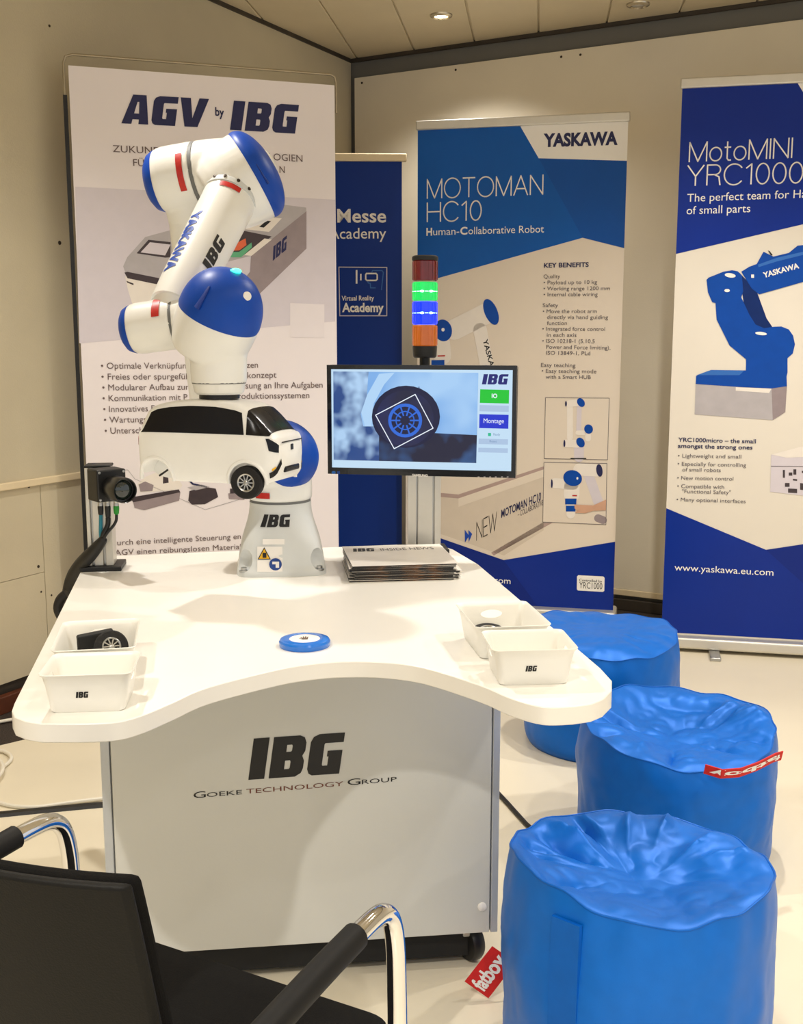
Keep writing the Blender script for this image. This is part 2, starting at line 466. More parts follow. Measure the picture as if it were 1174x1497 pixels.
# ceiling of long planks
ceil = struct(MB().box(-5.0, 5.0, -9.2, 1.2, 0.012, 0.06).build('ceiling', M_CEILGAP, smooth=False))
cp0 = atz(787, 0, CEIL)
CA = -math.atan(0.125)
ceil.location = (cp0.x, cp0.y, CEIL); ceil.rotation_euler = (0, 0, CA)
PW = 0.315
pm = MB().box(0.004, PW - 0.004, -9.2, 1.2, 0, 0.012)
first = pm.build('plank', M_CEIL, ceil, smooth=False, bevel=0.003)
for i in range(-13, 14):
    o = first if i == -13 else first.copy()
    if i != -13: COL.objects.link(o)
    o.location = (i * PW, 0, 0)
trim = struct(MB().box(-8.0, 0.0, -0.012, 0.0, CEIL - 0.018, CEIL).build('trim_1', M_DARKTRIM, smooth=False)); trim.location = WL.o; trim.rotation_euler = (0, 0, WL.a)
trim = struct(MB().box(0.0, 7.0, -0.012, 0.0, CEIL - 0.018, CEIL).build('trim_2', M_DARKTRIM, smooth=False)); trim.location = WR.o; trim.rotation_euler = (0, 0, WR.a)

# recessed downlights: the row in view, and unseen ones, several added to brighten the stand
M_LAMPRING = mat('lamp_ring_metal', (206, 196, 176), 0.25, metal=0.8, var=0.02)
M_LAMPGLOW = mat('lamp_glow', (255, 250, 240), 0.4, emit=(255, 232, 190), estr=18.0)
M_LAMPDIM = mat('lamp_glass', (200, 196, 188), 0.2, var=0.02)
def downlight(p, label, group=None, lit=True, watt=40.0):
    t = thing('ceiling_spotlight', label, 'ceiling light', (p.x, p.y, CEIL), 0, group)
    MB().lathe([(0.03, 0.0), (0.052, 0.0), (0.05, -0.006), (0.036, -0.012), (0.03, -0.006), (0.03, 0.0)], (0, 0, 0), (0, 0, 1), 28, False, False).build('ring', M_LAMPRING, t)
    MB().lathe([(0.03, -0.001), (0.029, -0.005), (0.015, -0.008), (0.001, -0.009)], (0, 0, 0), (0, 0, 1), 24).build('lens', M_LAMPGLOW if lit else M_LAMPDIM, t)
    if lit:
        l = bpy.data.lights.new('spot_beam', 'SPOT'); l.energy = LAMP_WATT * watt; l.color = LAMP_COLOR
        l.spot_size = R(128); l.spot_blend = 0.75; l.shadow_soft_size = 0.035
        lo = bpy.data.objects.new('spot_beam', l); COL.objects.link(lo); lo.parent = t; lo.location = (0, 0, -0.03)
a = atz(645, 22, CEIL); b = atz(933, 6, CEIL)
downlight(a, 'glowing round ceiling spotlight above the collaborative robot banner', watt=30)
downlight(b, 'small round ceiling spotlight cut by the top edge, right of the glowing one', lit=False)
for x_, y_, watt in ((-0.87, -0.08, 128), (1.35, 1.75, 40), (0.95, 3.45, 80), (-0.95, 2.7, 70), (0.55, 0.9, 16), (0.35, -1.5, 120), (1.75, -0.3, 50), (2.1, 3.1, 66), (-1.2, -1.8, 70)):
    downlight(Vector((x_, y_, CEIL)), 'round ceiling spotlight out of view over the stand, nearer the viewer', 'ceiling spotlights nearer the viewer', True, watt)

# ================================================================== ROLL-UP BANNERS
M_SHEETA = mat('banner_film_pinkish_white', (236, 228, 229), 0.4, var=0.01, scale=6)
M_SHEETC = mat('banner_film_cream', (226, 213, 196), 0.35, var=0.01, scale=6)
M_SHEETD = mat('banner_film_pale_cream', (228, 220, 206), 0.35, var=0.01, scale=6)
M_MESSE = mat('banner_film_deep_blue', (0, 48, 136), 0.4, spec=0.25, var=0.04, scale=4)
M_BANBLUE = mat('banner_print_blue', (0, 88, 176), 0.32, spec=0.25, var=0.05, scale=5)
M_BANBLUE2 = mat('banner_print_blue_facet', (0, 78, 164), 0.32, spec=0.25, var=0.05, scale=5)
M_BANNAVY = mat('banner_print_royal', (0, 42, 142), 0.32, spec=0.25, var=0.04, scale=5)
M_BANNAVY2 = mat('banner_print_royal_facet', (0, 36, 128), 0.32, spec=0.25, var=0.04, scale=5)
M_GREYTXT = mat('grey_print', (92, 84, 88), 0.5, var=0.03)
M_BROWNTXT = mat('brown_grey_print', (104, 86, 84), 0.5, var=0.03)
M_PICGREY = mat('print_pale_grey', (214, 206, 213), 0.4, var=0.02)
M_PICGREY2 = mat('print_mid_grey', (180, 174, 176), 0.4, var=0.05)
M_PICGREY3 = mat('print_silver', (150, 136, 138), 0.4, var=0.08)
M_PICDARK = mat('print_dark_grey', (62, 50, 54), 0.4, var=0.15)
M_MAUVE = mat('print_mauve', (176, 152, 144), 0.4, var=0.04)
M_PICWHITE = mat('print_soft_white', (236, 228, 218), 0.4, var=0.02)
M_PICCREAM = mat('print_shade_cream', (212, 198, 180), 0.4, var=0.02)
M_SKIN = mat('print_skin', (206, 160, 132), 0.5, var=0.06)
M_PORANGE = mat('print_orange', (226, 104, 60), 0.4, var=0.05)
M_PGREEN = mat('print_green', (96, 176, 130), 0.4, var=0.05)
M_PBLUE = mat('print_robot_blue', (0, 70, 164), 0.35, spec=0.25, var=0.06)
M_PBLUE2 = mat('print_robot_blue_dark', (4, 38, 100), 0.35, spec=0.25, var=0.1)
M_PBLUE3 = mat('print_robot_blue_light', (40, 104, 186), 0.35, var=0.05)

def banner(name, label, pl, s0, s1, ztop, sheetmat, base=True, rail=True, zb=0.09, pole=True):
    t = thing(name, label, 'banner', pl.o, pl.a)
    MB().box(s0, s1, -0.0015, 0.0, zb - 0.02, ztop).build('sheet', sheetmat, t, smooth=False)
    if rail:
        MB().box(s0 - 0.008, s1 + 0.008, -0.014, 0.012, ztop - 0.004, ztop + 0.036).build('top_rail', M_ALU, t, bevel=0.006, seg=3)
    if base:
        MB().box(s0 - 0.015, s1 + 0.015, -0.06, 0.1, 0.015, zb).build('base_cassette', M_ALU, t, bevel=0.012, seg=3)
        for f in (0.22, 0.78):
            s = s0 + (s1 - s0) * f
            MB().box(s - 0.022, s + 0.022, -0.17, 0.2, 0.0, 0.016).build('foot', M_STEEL, t, bevel=0.004)
    if pole:
        sm = (s0 + s1) / 2
        MB().tube((sm, 0.04, zb - 0.02), (sm, 0.016, ztop - 0.002), 0.01, n=12).build('support_pole', M_ALU, t)
    return t

# --- tall pinkish white banner on the left
PA = Plane(-1.2, 4.05, 18.5)
sa0, za = PA.pix(103, 98); sa1, zb_ = PA.pix(491, 123)
sa0 = 0.5 * (sa0 + PA.pix(124, 700)[0]); sa1 = 0.5 * (sa1 + PA.pix(492, 700)[0]); za = 0.5 * (za + zb_)
tA = banner('roll_up_banner', 'tall pinkish white banner with AGV by IBG heading behind the robot', PA, sa0, sa1, za, M_SHEETA, rail=False)
zfr = 0.5 * (PA.pix(98, 80)[1] + PA.pix(492, 108)[1])
zc_ = za - 0.1
fr = [(sa0 - 0.016, 0, zc_), (sa0 - 0.016, 0, zfr - 0.03), (sa0 - 0.008, 0, zfr - 0.008), (sa0 + 0.016, 0, zfr), (sa1 - 0.012, 0, zfr), (sa1 + 0.003, 0, zfr - 0.008), (sa1 + 0.008, 0, zfr - 0.03), (sa1 + 0.008, 0, zc_)]
MB().sweep([(a_, b_ + 0.004, c_) for a_, b_, c_ in fr], 0.0048, 10).build('tube_frame', mat('dull_brass_tube', (168, 156, 132), 0.35, metal=0.6, var=0.03), tA)
MB().box(sa0 - 0.022, sa0 - 0.008, 0.0, 0.02, 0.06, zc_).build('side_profile', M_BLACKHOLE, tA, smooth=False)
p = Print(PA, tA)
p.poly('printed_picture', M_PICGREY, [(110, 273), (490, 292), (490, 470), (116, 502)], 0)
Z8 = lambda L: [(170 + x / 3.787, 260 + y / 3.787) for x, y in L]
Z2 = lambda L: [(90 + x / 2.863, 440 + y / 2.863) for x, y in L]
p.poly('printed_picture', M_PICGREY2, Z8([(38, 490), (60, 440), (160, 328), (700, 180), (920, 148), (1050, 165), (1052, 185), (745, 432), (240, 560), (50, 525)]), 1)
p.poly('printed_picture', M_PICWHITE, Z8([(48, 545), (250, 590), (420, 560), (430, 690), (230, 720), (90, 705), (64, 620)]), 1)
p.poly('printed_picture', M_PICDARK, Z8([(45, 525), (60, 520), (240, 556), (420, 520), (420, 560), (236, 592), (62, 556)]), 2)
p.poly('printed_picture', M_PICDARK, Z8([(55, 570), (95, 585), (95, 595), (60, 580)]), 2)
p.poly('printed_picture', M_PICGREY3, Z8([(745, 432), (1052, 185), (1052, 392), (640, 790), (600, 690), (740, 520)]), 2)
p.poly('printed_picture', M_PICDARK, Z8([(690, 290), (860, 325), (720, 425), (590, 440), (600, 380)]), 2)
p.poly('printed_picture', M_PORANGE, Z8([(640, 375), (715, 335), (720, 372), (680, 402), (625, 405)]), 3)
p.poly('printed_picture', M_PGREEN, Z8([(700, 395), (748, 358), (750, 385), (690, 440), (610, 440), (612, 412), (680, 410)]), 3)
p.poly('printed_picture', M_PICWHITE, Z8([(700, 284), (780, 215), (915, 225), (845, 300)]), 3)
p.poly('printed_picture', M_INKBLACK, Z8([(790, 272), (830, 238), (856, 240), (816, 276)]), 4)
p.poly('printed_picture', M_PICWHITE, Z8([(706, 428), (820, 336), (860, 342), (748, 432)]), 3)
p.poly('printed_picture', M_PICDARK, Z8([(112, 418), (178, 343), (300, 356), (300, 440), (270, 442)]), 2)
p.poly('printed_picture', M_PICGREY, Z8([(134, 413), (186, 357), (300, 370), (270, 430)]), 3)
p.poly('printed_picture', mat('print_label_white', (232, 224, 226), 0.4, var=0.01), [(424, 443), (474, 445), (474, 494), (424, 493)], 1)
p.text('printed_picture', M_INKNAVY, 'IBG', (398.5, 381.5), (419.5, 364), 20, style='logo')
p.text('heading', M_INKNAVY, 'AGV', (177.3, 180.5), (306.6, 187), 43, style='logo')
p.text('heading', M_INKNAVY, 'by', (314.6, 169), (327.5, 170.5), 12, bold=0.02)
p.text('heading', M_INKNAVY, 'IBG', (336, 190), (437.5, 196), 43, style='logo')
p.text('subtitle', M_BROWNTXT, 'ZUKUNFTSW', (165, 222.4), (266, 227), 10)
p.text('subtitle', M_BROWNTXT, 'LOGIEN', (393, 234), (442, 237), 10)
p.text('subtitle', M_BROWNTXT, 'FÜR', (194.8, 242.7), (221, 244), 10)
p.text('subtitle', M_BROWNTXT, 'N', (408.5, 253), (416, 253.3), 10)
for s_, x0, x1, y0, y1 in (('• Optimale Verknüpfun', 147.6, 272, 539, 538.6), ('tzen', 356, 377, 537.9, 537.5), ('• Freies oder spurgefüh', 148.3, 277, 555, 554.3), ('askonzept', 350, 404, 553, 552),
                           ('• Modularer Aufbau zur', 149.5, 276, 570.8, 569.6), ('assung an Ihre Aufgaben', 348, 471.4, 568, 566.6), ('• Kommunikation mit P', 150, 274, 586.6, 584.6), ('roduktionssystemen', 348, 452, 583.2, 581.8),
                           ('• Innovatives F', 151, 226, 602.4, 601), ('• Wartungs', 152, 214, 618, 617), ('• Untersch', 153, 209, 634, 633)):
    p.text('bullet_list', M_BROWNTXT, s_, (x0, y0), (x1, y1), 8.8)
p.text('body_text', M_BROWNTXT, 'Durch eine intelligente Steuerung en', (161.6, 797.5), (352, 787.5), 8)
p.text('body_text', M_BROWNTXT, 'e AGV einen reibungslosen Material', (158, 812), (352, 802.5), 8)
p.poly('printed_picture', M_PICWHITE, Z2([(318, 765), (352, 735), (410, 712), (450, 708), (482, 728), (505, 772), (490, 792), (330, 800)]), 1)
p.poly('printed_picture', M_PICGREY3, Z2([(322, 768), (350, 755), (385, 770), (380, 795), (330, 798)]), 2)
p.poly('printed_picture', M_PICDARK, Z2([(425, 732), (445, 728), (448, 760), (424, 764)]), 2)
p.poly('printed_picture', M_PICDARK, Z2([(285, 822), (490, 788), (497, 800), (300, 842)]), 3)
p.poly('printed_picture', M_PICGREY3, Z2([(300, 842), (497, 800), (492, 835), (345, 875), (305, 865)]), 2)
p.poly('printed_picture', M_PICDARK, Z2([(535, 795), (600, 778), (645, 785), (655, 820), (600, 850), (545, 852), (530, 835)]), 2)
p.poly('printed_picture', M_PICGREY2, Z2([(525, 780), (585, 768), (620, 778), (560, 792)]), 3)
p.line('printed_picture', M_INKNAVY, Z2([(520, 735), (548, 765), (605, 778)]), 2.4, 3)
p.poly('printed_picture', M_PICGREY3, Z2([(697, 805), (765, 800), (765, 832), (700, 828)]), 2)
p.poly('printed_picture', M_PICDARK, Z2([(705, 785), (765, 782), (765, 802), (705, 806)]), 3)
p.line('printed_picture', M_PICGREY2, [(182, 687), (187, 687), (197, 700), (300, 745), (350, 730)], 0.8, 1)
p.done()

# --- blue fair banner half hidden behind it
PB = Plane(0.0, 5.28, 1.5)
sb1 = 0.5 * (PB.pix(588, 300)[0] + PB.pix(587, 700)[0])
zB = PB.pix(540, 235)[1]
tB = banner('roll_up_banner', 'narrow deep blue banner with Virtual Reality Academy logo between the two white banners', PB, sb1 - 0.8, sb1, zB, M_MESSE, rail=False)
MB().box(sb1 - 0.83, sb1 + 0.022, -0.02, 0.014, zB - 0.004, PB.pix(540, 225)[1]).build('top_rail', M_RAIL, tB, bevel=0.004)
p = Print(PB, tB)
p.text('heading', M_WHITE, 'Messe', (493.1, 325), (564.6, 325), 19, bold=0.018)
p.text('heading', M_WHITE, 'Academy', (481, 349.2), (564.6, 348.5), 15.5, bold=0.004)
p.line('logo', M_PICGREY, [(495.5, 390.5), (565.5, 391), (565.5, 461.6), (496.8, 461.6)], 1.3, 1, True)
Z6 = lambda L: [(480 + x / 5.343, 200 + y / 5.343) for x, y in L]
p.line('logo', M_WHITE, Z6([(221, 1045), (221, 1143)]), 2.6, 2)
p.line('logo', M_WHITE, Z6([(254, 1074), (254, 1118)]), 2.2, 2)
p.line('logo', M_WHITE, Z6([(298, 1068), (372, 1068), (382, 1078), (382, 1112), (372, 1122), (302, 1122), (292, 1112), (292, 1078)]), 2.2, 2, True)
p.line('logo', M_PBLUE3, Z6([(340, 1060), (345, 1045), (420, 1045), (430, 1060), (415, 1195)]), 1.4, 2)
p.line('logo', M_PBLUE3, Z6([(308, 1130), (312, 1142), (328, 1145), (330, 1180), (368, 1180)]), 1.4, 2)
p.text('logo', M_WHITE, 'Virtual Reality', (499.6, 439.6), (546.8, 439), 7, bold=0.012)
p.text('logo', M_WHITE, 'Academy', (500.2, 455.8), (561, 455.8), 12.5, bold=0.03)
p.done()

# --- cream banner of the collaborative robot
PC = Plane(0.7, 4.95, -13)
s00 = 0.5 * (PC.pix(611, 189)[0] + PC.pix(639, 778)[0] - 0.03); sc0 = PC.pix(611, 189)[0]
sc1 = 0.5 * (PC.pix(918, 180)[0] + PC.pix(897, 880)[0])
zC = 0.5 * (PC.pix(612, 188)[1] + PC.pix(918, 178)[1])
tC = banner('roll_up_banner', 'cream and blue banner headed MOTOMAN HC10 behind the monitor', PC, sc0, sc1, zC, M_SHEETC, zb=0.1)
p = Print(PC, tC)
Z4 = lambda L: [(600 + x / 3.558, 150 + y / 3.558) for x, y in L]
Z5 = lambda L: [(600 + x / 3.48, 470 + y / 3.48) for x, y in L]
def clampx(pr, pxs, s0, s1):
    q = []
    for u, v in pxs:
        q.append((u, v))
    return q
def strip(pr, name, m, pts, layer, s0, s1):
    """polygon whose corners may name the sheet's own edges: 'L', 'R' in place of a measured x"""
    out = []
    for a_, v in pts:
        if a_ == 'L' or a_ == 'R':
            s = s0 if a_ == 'L' else s1
            q = pr.pl.pix(600 if a_ == 'L' else 900, v) if not isinstance(v, tuple) else pr.pl.pix(*v)
            out.append((s, q[1]))
        elif a_ == 'Z':
            out.append(v)
        else:
            out.append(pr.pl.pix(a_, v))
    P, T = fill([out]); pr.put(name, m, P, T, layer)
ztC = zC - 0.004
strip(p, 'printed_field', M_BANBLUE, [('Z', (sc0, ztC)), ('Z', (PC.pix(760.8, 182)[0], ztC)), (787.7, 231.5), ('R', (917.6, 235.2)), ('R', (913.4, 362.8)), (852, 347.6), ('L', (611, 415))], 1, sc0, sc1)
strip(p, 'printed_field', M_BANBLUE2, [(787.7, 231.5), ('R', (917.6, 235.2)), ('R', (913.4, 362.8)), (852, 347.6)], 2, sc0, sc1)
strip(p, 'printed_field', M_WHITE, [('Z', (PC.pix(760.8, 182)[0], ztC)), (787.7, 231.5), ('R', (917.6, 235.2)), ('Z', (sc1, ztC))], 1, sc0, sc1)
p.text('heading', M_INKNAVY, 'YASKAWA', (794.5, 214.2), (903, 211), 17.5, bold=0.045)
p.text('heading', M_WHITE, 'MOTOMAN', (624, 290), (794.5, 284), 27.5, style='stroke')
p.text('heading', M_WHITE, 'HC10', (624, 324.3), (704.5, 321.4), 27.5, style='stroke')
p.text('subtitle', M_WHITE, 'H', (623.6, 344.4), (632, 344.1), 10.5, bold=0.03)
p.text('subtitle', M_WHITE, 'uman-', (633.5, 344.1), (671.5, 342.9), 10.5)
p.text('subtitle', M_WHITE, 'C', (673, 342.9), (683.5, 342.6), 10.5, bold=0.03)
p.text('subtitle', M_WHITE, 'ollaborative Robot', (685, 342.6), (795.3, 339.8), 10.5)
p.text('text_block', M_INKNAVY, 'KEY BENEFITS', (795.3, 391.3), (860.8, 390), 6.4, bold=0.025)
for s_, x0, x1, y0, y1 in (('Quality', 794.8, 819, 407, 406.6), ('• Payload up to 10 kg', 794.8, 873, 415.8, 415), ('• Working range 1200 mm', 794.8, 891.5, 424.6, 424.2), ('• Internal cable wiring', 794.8, 873.8, 433.3, 433),
                           ('Safety', 793.5, 816, 449, 449), ('• Move the robot arm', 793.5, 872.7, 457.8, 457.6), ('directly via hand guiding', 799.8, 889, 466.2, 466.4), ('function', 799.8, 829, 475, 475),
                           ('• Integrated force control', 793, 884.5, 483.4, 483.8), ('in each axis', 799.7, 842.8, 492.2, 492.4), ('• ISO 10218-1 (5.10.5', 793, 869.5, 501, 501.6), ('Power and Force limiting),', 798.9, 892.5, 509.7, 511),
                           ('ISO 13849-1, PLd', 798.9, 863, 518.4, 519.2), ('Easy teaching', 791, 841.4, 536.2, 536.8), ('• Easy teaching mode', 792, 872, 544.8, 545.6), ('with a Smart HUB', 798, 863.8, 553.6, 554)):
    p.text('text_block', M_GREYTXT, s_, (x0, y0), (x1, y1), 5.5)
# large printed robot
p.capsule('printed_picture', M_PICWHITE, (664, 482), (712, 458), 30)
p.ellipse('printed_picture', M_PBLUE, (718, 456), 9.5, 20, -22, 3)
p.capsule('printed_picture', M_PICWHITE, (702, 482), (714, 545), 20, 2)
p.capsule('printed_picture', M_PICWHITE, (645, 500), (647, 520), 26, 2)
p.ellipse('printed_picture', M_PBLUE, (648, 483), 13, 16, -10, 4)
p.ellipse('printed_picture', M_WHITE, (648, 482), 2.4, 2.6, 0, 5)
p.poly('printed_picture', M_RED, [(640, 519.5), (651, 519), (651, 521), (640, 521.5)], 4)
p.poly('printed_picture', M_PBLUE, [(631, 526.5), (650, 526), (650, 545), (631, 545)], 3)
p.text('printed_picture', M_INKBLACK, 'YASKAWA', (706, 497), (722, 558), 7, perp=True, bold=0.02)
# printed pedestal
strip(p, 'printed_field', M_PICCREAM, [('L', (640, 718)), (670, 723), (795, 683), (795, 775), (737, 812), ('L', (640, 770))], 0, sc0, sc1)
strip(p, 'printed_picture', M_MAUVE, [('L', (640, 718.5)), (670.4, 722.8), (670.4, 728.5), ('L', (640, 724.5))], 1, sc0, sc1)
p.poly('printed_picture', M_MAUVE, [(670.4, 722.8), (795.5, 681.5), (795.3, 686), (670.4, 728.5)], 1)
p.poly('printed_picture', M_SHEETC, [(670.4, 728.5), (795.3, 686), (795, 697), (670.4, 741)], 1)
p.poly('printed_picture', M_MAUVE, [(718, 808), (793, 764), (808, 764), (722, 812)], 0)
p.text('slogan', M_INKBLACK, 'NEW', (696.5, 790), (726.4, 774), 26, style='stroke', wd=0.06)
p.poly('slogan', M_INKBLUE, Z5([(277, 1058), (296, 1085), (296, 1060), (315, 1080), (298, 1122), (296, 1095), (278, 1125)]), 3)
p.text('slogan', M_INKNAVY, 'MOTOMAN HC10', (733, 757), (791, 731), 11.5, bold=0.015)
p.text('slogan', M_GREYTXT, '– COLLABORATIVE', (757, 756), (794.5, 738), 8)
# two small framed pictures
f1 = [(797.7, 581.5), (890.8, 582), (888.2, 672), (795.7, 670.3)]; f2 = [(795.4, 676), (887.4, 677.5), (885.9, 766.8), (793.7, 763)]
for f in (f1, f2):
    p.poly('framed_picture', M_SHEETC, f, 2); p.line('framed_picture', M_GREYTXT, f, 0.7, 3, True)
def zz(L): return [(600 + x / 3.48, 470 + y / 3.48) for x, y in L]
def cap5(m, a_, b_, wd, l): p.capsule('framed_picture', m, zz([a_])[0], zz([b_])[0], wd / 3.48, l)
def ell5(m, c_, rx, ry, rot, l): p.ellipse('framed_picture', m, zz([c_])[0], rx / 3.48, ry / 3.48, rot, l)
cap5(M_PICWHITE, (812, 430), (812, 590), 30, 3); cap5(M_PICGREY, (860, 430), (856, 565), 24, 4); cap5(M_PICWHITE, (805, 418), (868, 412), 34, 5)
ell5(M_PBLUE, (868, 412), 18, 24, -35, 6); ell5(M_INKNAVY, (792, 418), 5, 14, 0, 6)
cap5(M_PICWHITE, (795, 620), (850, 622), 40, 4); cap5(M_PICGREY, (858, 640), (858, 690), 50, 3); ell5(M_PBLUE, (866, 615), 20, 26, -30, 6); ell5(M_INKNAVY, (784, 620), 5, 18, 0, 6)
cap5(M_PICWHITE, (852, 566), (885, 566), 24, 5); cap5(M_PICWHITE, (903, 560), (905, 595), 30, 5); ell5(M_PBLUE, (907, 547), 22, 24, -20, 6)
p.poly('framed_picture', M_INKBLACK, zz([(815, 694), (895, 694), (895, 699), (815, 698)]), 6)
cap5(M_PICGREY, (900, 760), (955, 915), 50, 3); cap5(M_PICWHITE, (860, 752), (950, 758), 62, 4); ell5(M_INKNAVY, (962, 757), 16, 32, -8, 6)
cap5(M_PICWHITE, (735, 822), (830, 830), 52, 4); cap5(M_PICWHITE, (822, 840), (820, 880), 80, 4); ell5(M_PBLUE, (826, 796), 48, 40, 15, 6); ell5(M_WHITE, (850, 797), 5, 7, 0, 7); ell5(M_INKNAVY, (720, 824), 5, 22, 0, 6)
p.poly('framed_picture', M_RED, zz([(824, 882), (848, 882), (848, 888), (824, 888)]), 7)
p.poly('framed_picture', M_PBLUE, zz([(788, 900), (846, 900), (844, 930), (788, 930)]), 6); p.poly('framed_picture', M_PBLUE, zz([(792, 936), (842, 936), (840, 966), (792, 966)]), 6)
cap5(M_PICWHITE, (818, 900), (816, 980), 44, 5)
p.poly('framed_picture', M_SKIN, zz([(835, 930), (870, 932), (930, 935), (996, 905), (995, 960), (930, 962), (890, 975), (838, 972), (850, 960), (836, 950)]), 8)
cap5(M_PICGREY3, (955, 1000), (980, 1010), 40, 3)
# foot of the banner
strip(p, 'printed_field', M_BANNAVY, [('L', (640, 776)), (736.5, 818.6), ('R', (898.9, 791.8)), ('Z', (sc1, 0.09)), ('Z', (sc0, 0.09))], 1, sc0, sc1)
strip(p, 'printed_field', M_BANNAVY2, [('L', (640, 776)), (736.5, 818.6), (800, 905), ('Z', (sc0 + 0.5, 0.1)), ('Z', (sc0, 0.1))], 2, sc0, sc1)
p.text('web_address', M_WHITE, 'www.yaskawa.eu.com', (622, 846), (746.5, 853.4), 8.5)
p.poly('controller_badge', M_WHITE, [(845.5, 840.7), (882, 842.5), (884, 844.5), (883.5, 863.5), (881.5, 865), (845, 863), (843.4, 861), (843.7, 842.5)], 3)
p.text('controller_badge', M_INKBLACK, 'Controlled by', (846.8, 849.4), (880.5, 851.4), 3.6, 4, bold=0.01)
p.text('controller_badge', M_INKBLACK, 'YRC1000', (846.8, 859.6), (880.5, 861.4), 9.2, 4)
p.done()

# --- right-hand banner, cut by the edge of the view
fl = atz(975, 947, 0); fr_ = atz(1174, 960, 0)
PD = Plane(fl.x, fl.y, -12.5)
sd0 = 0.5 * (PD.pix(995.5, 130)[0] + PD.pix(970, 900)[0]); sd1 = sd0 + 1.0
zD = 0.5 * (PD.pix(996.3, 129.8)[1] + PD.pix(1166.5, 119.4)[1])
tD = banner('roll_up_banner', 'cream and royal blue banner with a printed blue robot at right edge', PD, sd0, sd1, zD, M_SHEETD, zb=PD.pix(1080, 932)[1])
p = Print(PD, tD)
ztD = zD - 0.004; zbD = PD.pix(1080, 930)[1]
strip(p, 'printed_field', M_BANNAVY, [('Z', (sd0, ztD)), ('Z', (PD.pix(1166.5, 119.4)[0], ztD)), (1197, 173), ('Z', (sd1, PD.pix(1340, 175)[1])), ('Z', (sd1, PD.pix(1340, 322)[1])), (1268, 306), ('L', (986, 371.3))], 1, sd0, sd1)
strip(p, 'printed_field', M_WHITE, [('Z', (PD.pix(1166.5, 119.4)[0], ztD)), (1197, 173), ('Z', (sd1, PD.pix(1340, 175)[1])), ('Z', (sd1, ztD))], 1, sd0, sd1)
p.text('heading', M_INKNAVY, 'YASKAWA', (1210, 156), (1320, 152), 18, bold=0.035)
p.text('heading', M_WHITE, 'MotoMINI', (1006.5, 236.7), (1158, 230.4), 28, style='stroke')
p.text('heading', M_WHITE, 'YRC1000micro', (1003.6, 271.5), (1277, 264.5), 29, style='stroke', wd=0.066)
p.text('subtitle', M_WHITE, 'The perfect team for Handling', (1004.5, 295.2), (1222, 287.5), 11.5)
p.text('subtitle', M_WHITE, 'of small parts', (1003.6, 313.5), (1096.7, 310.2), 11.5)
Z7 = lambda L: [(980 + x / 5.546, 350 + y / 5.546) for x, y in L]
p.poly('printed_picture', M_PBLUE2, Z7([(560, 270), (700, 420), (780, 640), (830, 715), (700, 740), (600, 560)]), 2)
p.poly('printed_picture', M_PBLUE, Z7([(293, 328), (310, 310), (430, 262), (500, 250), (545, 258), (580, 290), (590, 420), (575, 470), (640, 610), (690, 690), (760, 720), (840, 708), (900, 706), (960, 730), (995, 780), (1010, 850), (992, 925), (950, 962), (950, 1080), (942, 1110), (945, 1190), (820, 1208), (570, 1197), (205, 1172), (210, 1105), (330, 1058), (612, 1062), (614, 972), (480, 860), (375, 650), (366, 516), (340, 510), (305, 430)]), 3)
p.poly('printed_picture', M_PBLUE3, Z7([(215, 1100), (330, 1058), (600, 1062), (560, 1100)]), 4)
p.poly('printed_picture', M_PBLUE, Z7([(575, 262), (640, 222), (700, 200), (755, 100), (835, 140), (960, 110), (1030, 52), (1090, 45), (1500, -70), (1500, 230), (1076, 345), (720, 446), (660, 400)]), 4)
p.poly('printed_picture', M_PBLUE3, Z7([(710, 205), (860, 150), (1100, 95), (1500, -10), (1500, 20), (1100, 120), (860, 180), (715, 225)]), 5)
p.ellipse('printed_picture', M_WHITE, Z7([(485, 292)])[0], 8, 3.2, 8, 6); p.ellipse('printed_picture', M_WHITE, Z7([(460, 415)])[0], 4, 2.3, 0, 6); p.ellipse('printed_picture', M_WHITE, Z7([(735, 763)])[0], 8.5, 2.4, 6, 6)
p.poly('printed_picture', M_WHITE, Z7([(655, 285), (678, 285), (678, 312), (655, 312)]), 6)
p.poly('printed_picture', M_INKBLACK, Z7([(790, 90), (805, 95), (830, 128), (815, 130)]), 5)
p.poly('printed_picture', M_PICGREY2, Z7([(205, 1174), (570, 1197), (820, 1208), (830, 1465), (197, 1418)]), 2)
p.poly('printed_picture', M_PICGREY3, Z7([(820, 1208), (945, 1190), (932, 1400), (830, 1465)]), 2)
p.poly('printed_picture', M_PICWHITE, Z7([(530, 1198), (820, 1210), (800, 1245), (530, 1226)]), 3)
p.text('printed_picture', M_WHITE, 'YASKAWA', Z7([(757, 312)])[0], Z7([(1045, 232)])[0], 7.6, 6, bold=0.03, perp=True)
p.text('text_block', M_INKNAVY, 'YRC1000micro – the small', (991.6, 645.4), (1105, 648), 5.8, bold=0.015)
p.text('text_block', M_INKNAVY, 'amongst the strong ones', (991, 654.4), (1100, 657), 5.8, bold=0.015)
for s_, x0, x1, y0, y1 in (('• Lightweight and small', 991, 1083.5, 668.6, 670.3), ('• Especially for controlling', 990.6, 1090.6, 680.4, 682.5), ('of small robots', 997.5, 1053.7, 689, 690), ('• New motion control', 990, 1072, 701, 702.5),
                           ('• Compatible with', 990, 1058.6, 713, 714.6), ('"Functional Safety"', 996.8, 1068.5, 720.6, 722.4), ('• Many optional interfaces', 989, 1090, 732.6, 735.4)):
    p.text('text_block', M_GREYTXT, s_, (x0, y0), (x1, y1), 5.4)
Z9 = lambda L: [(960 + x / 3.2545, 540 + y / 3.2545) for x, y in L]
p.poly('printed_picture', M_PICGREY, Z9([(545, 405), (696, 365), (1000, 350), (1000, 640), (696, 600), (540, 582)]), 2)
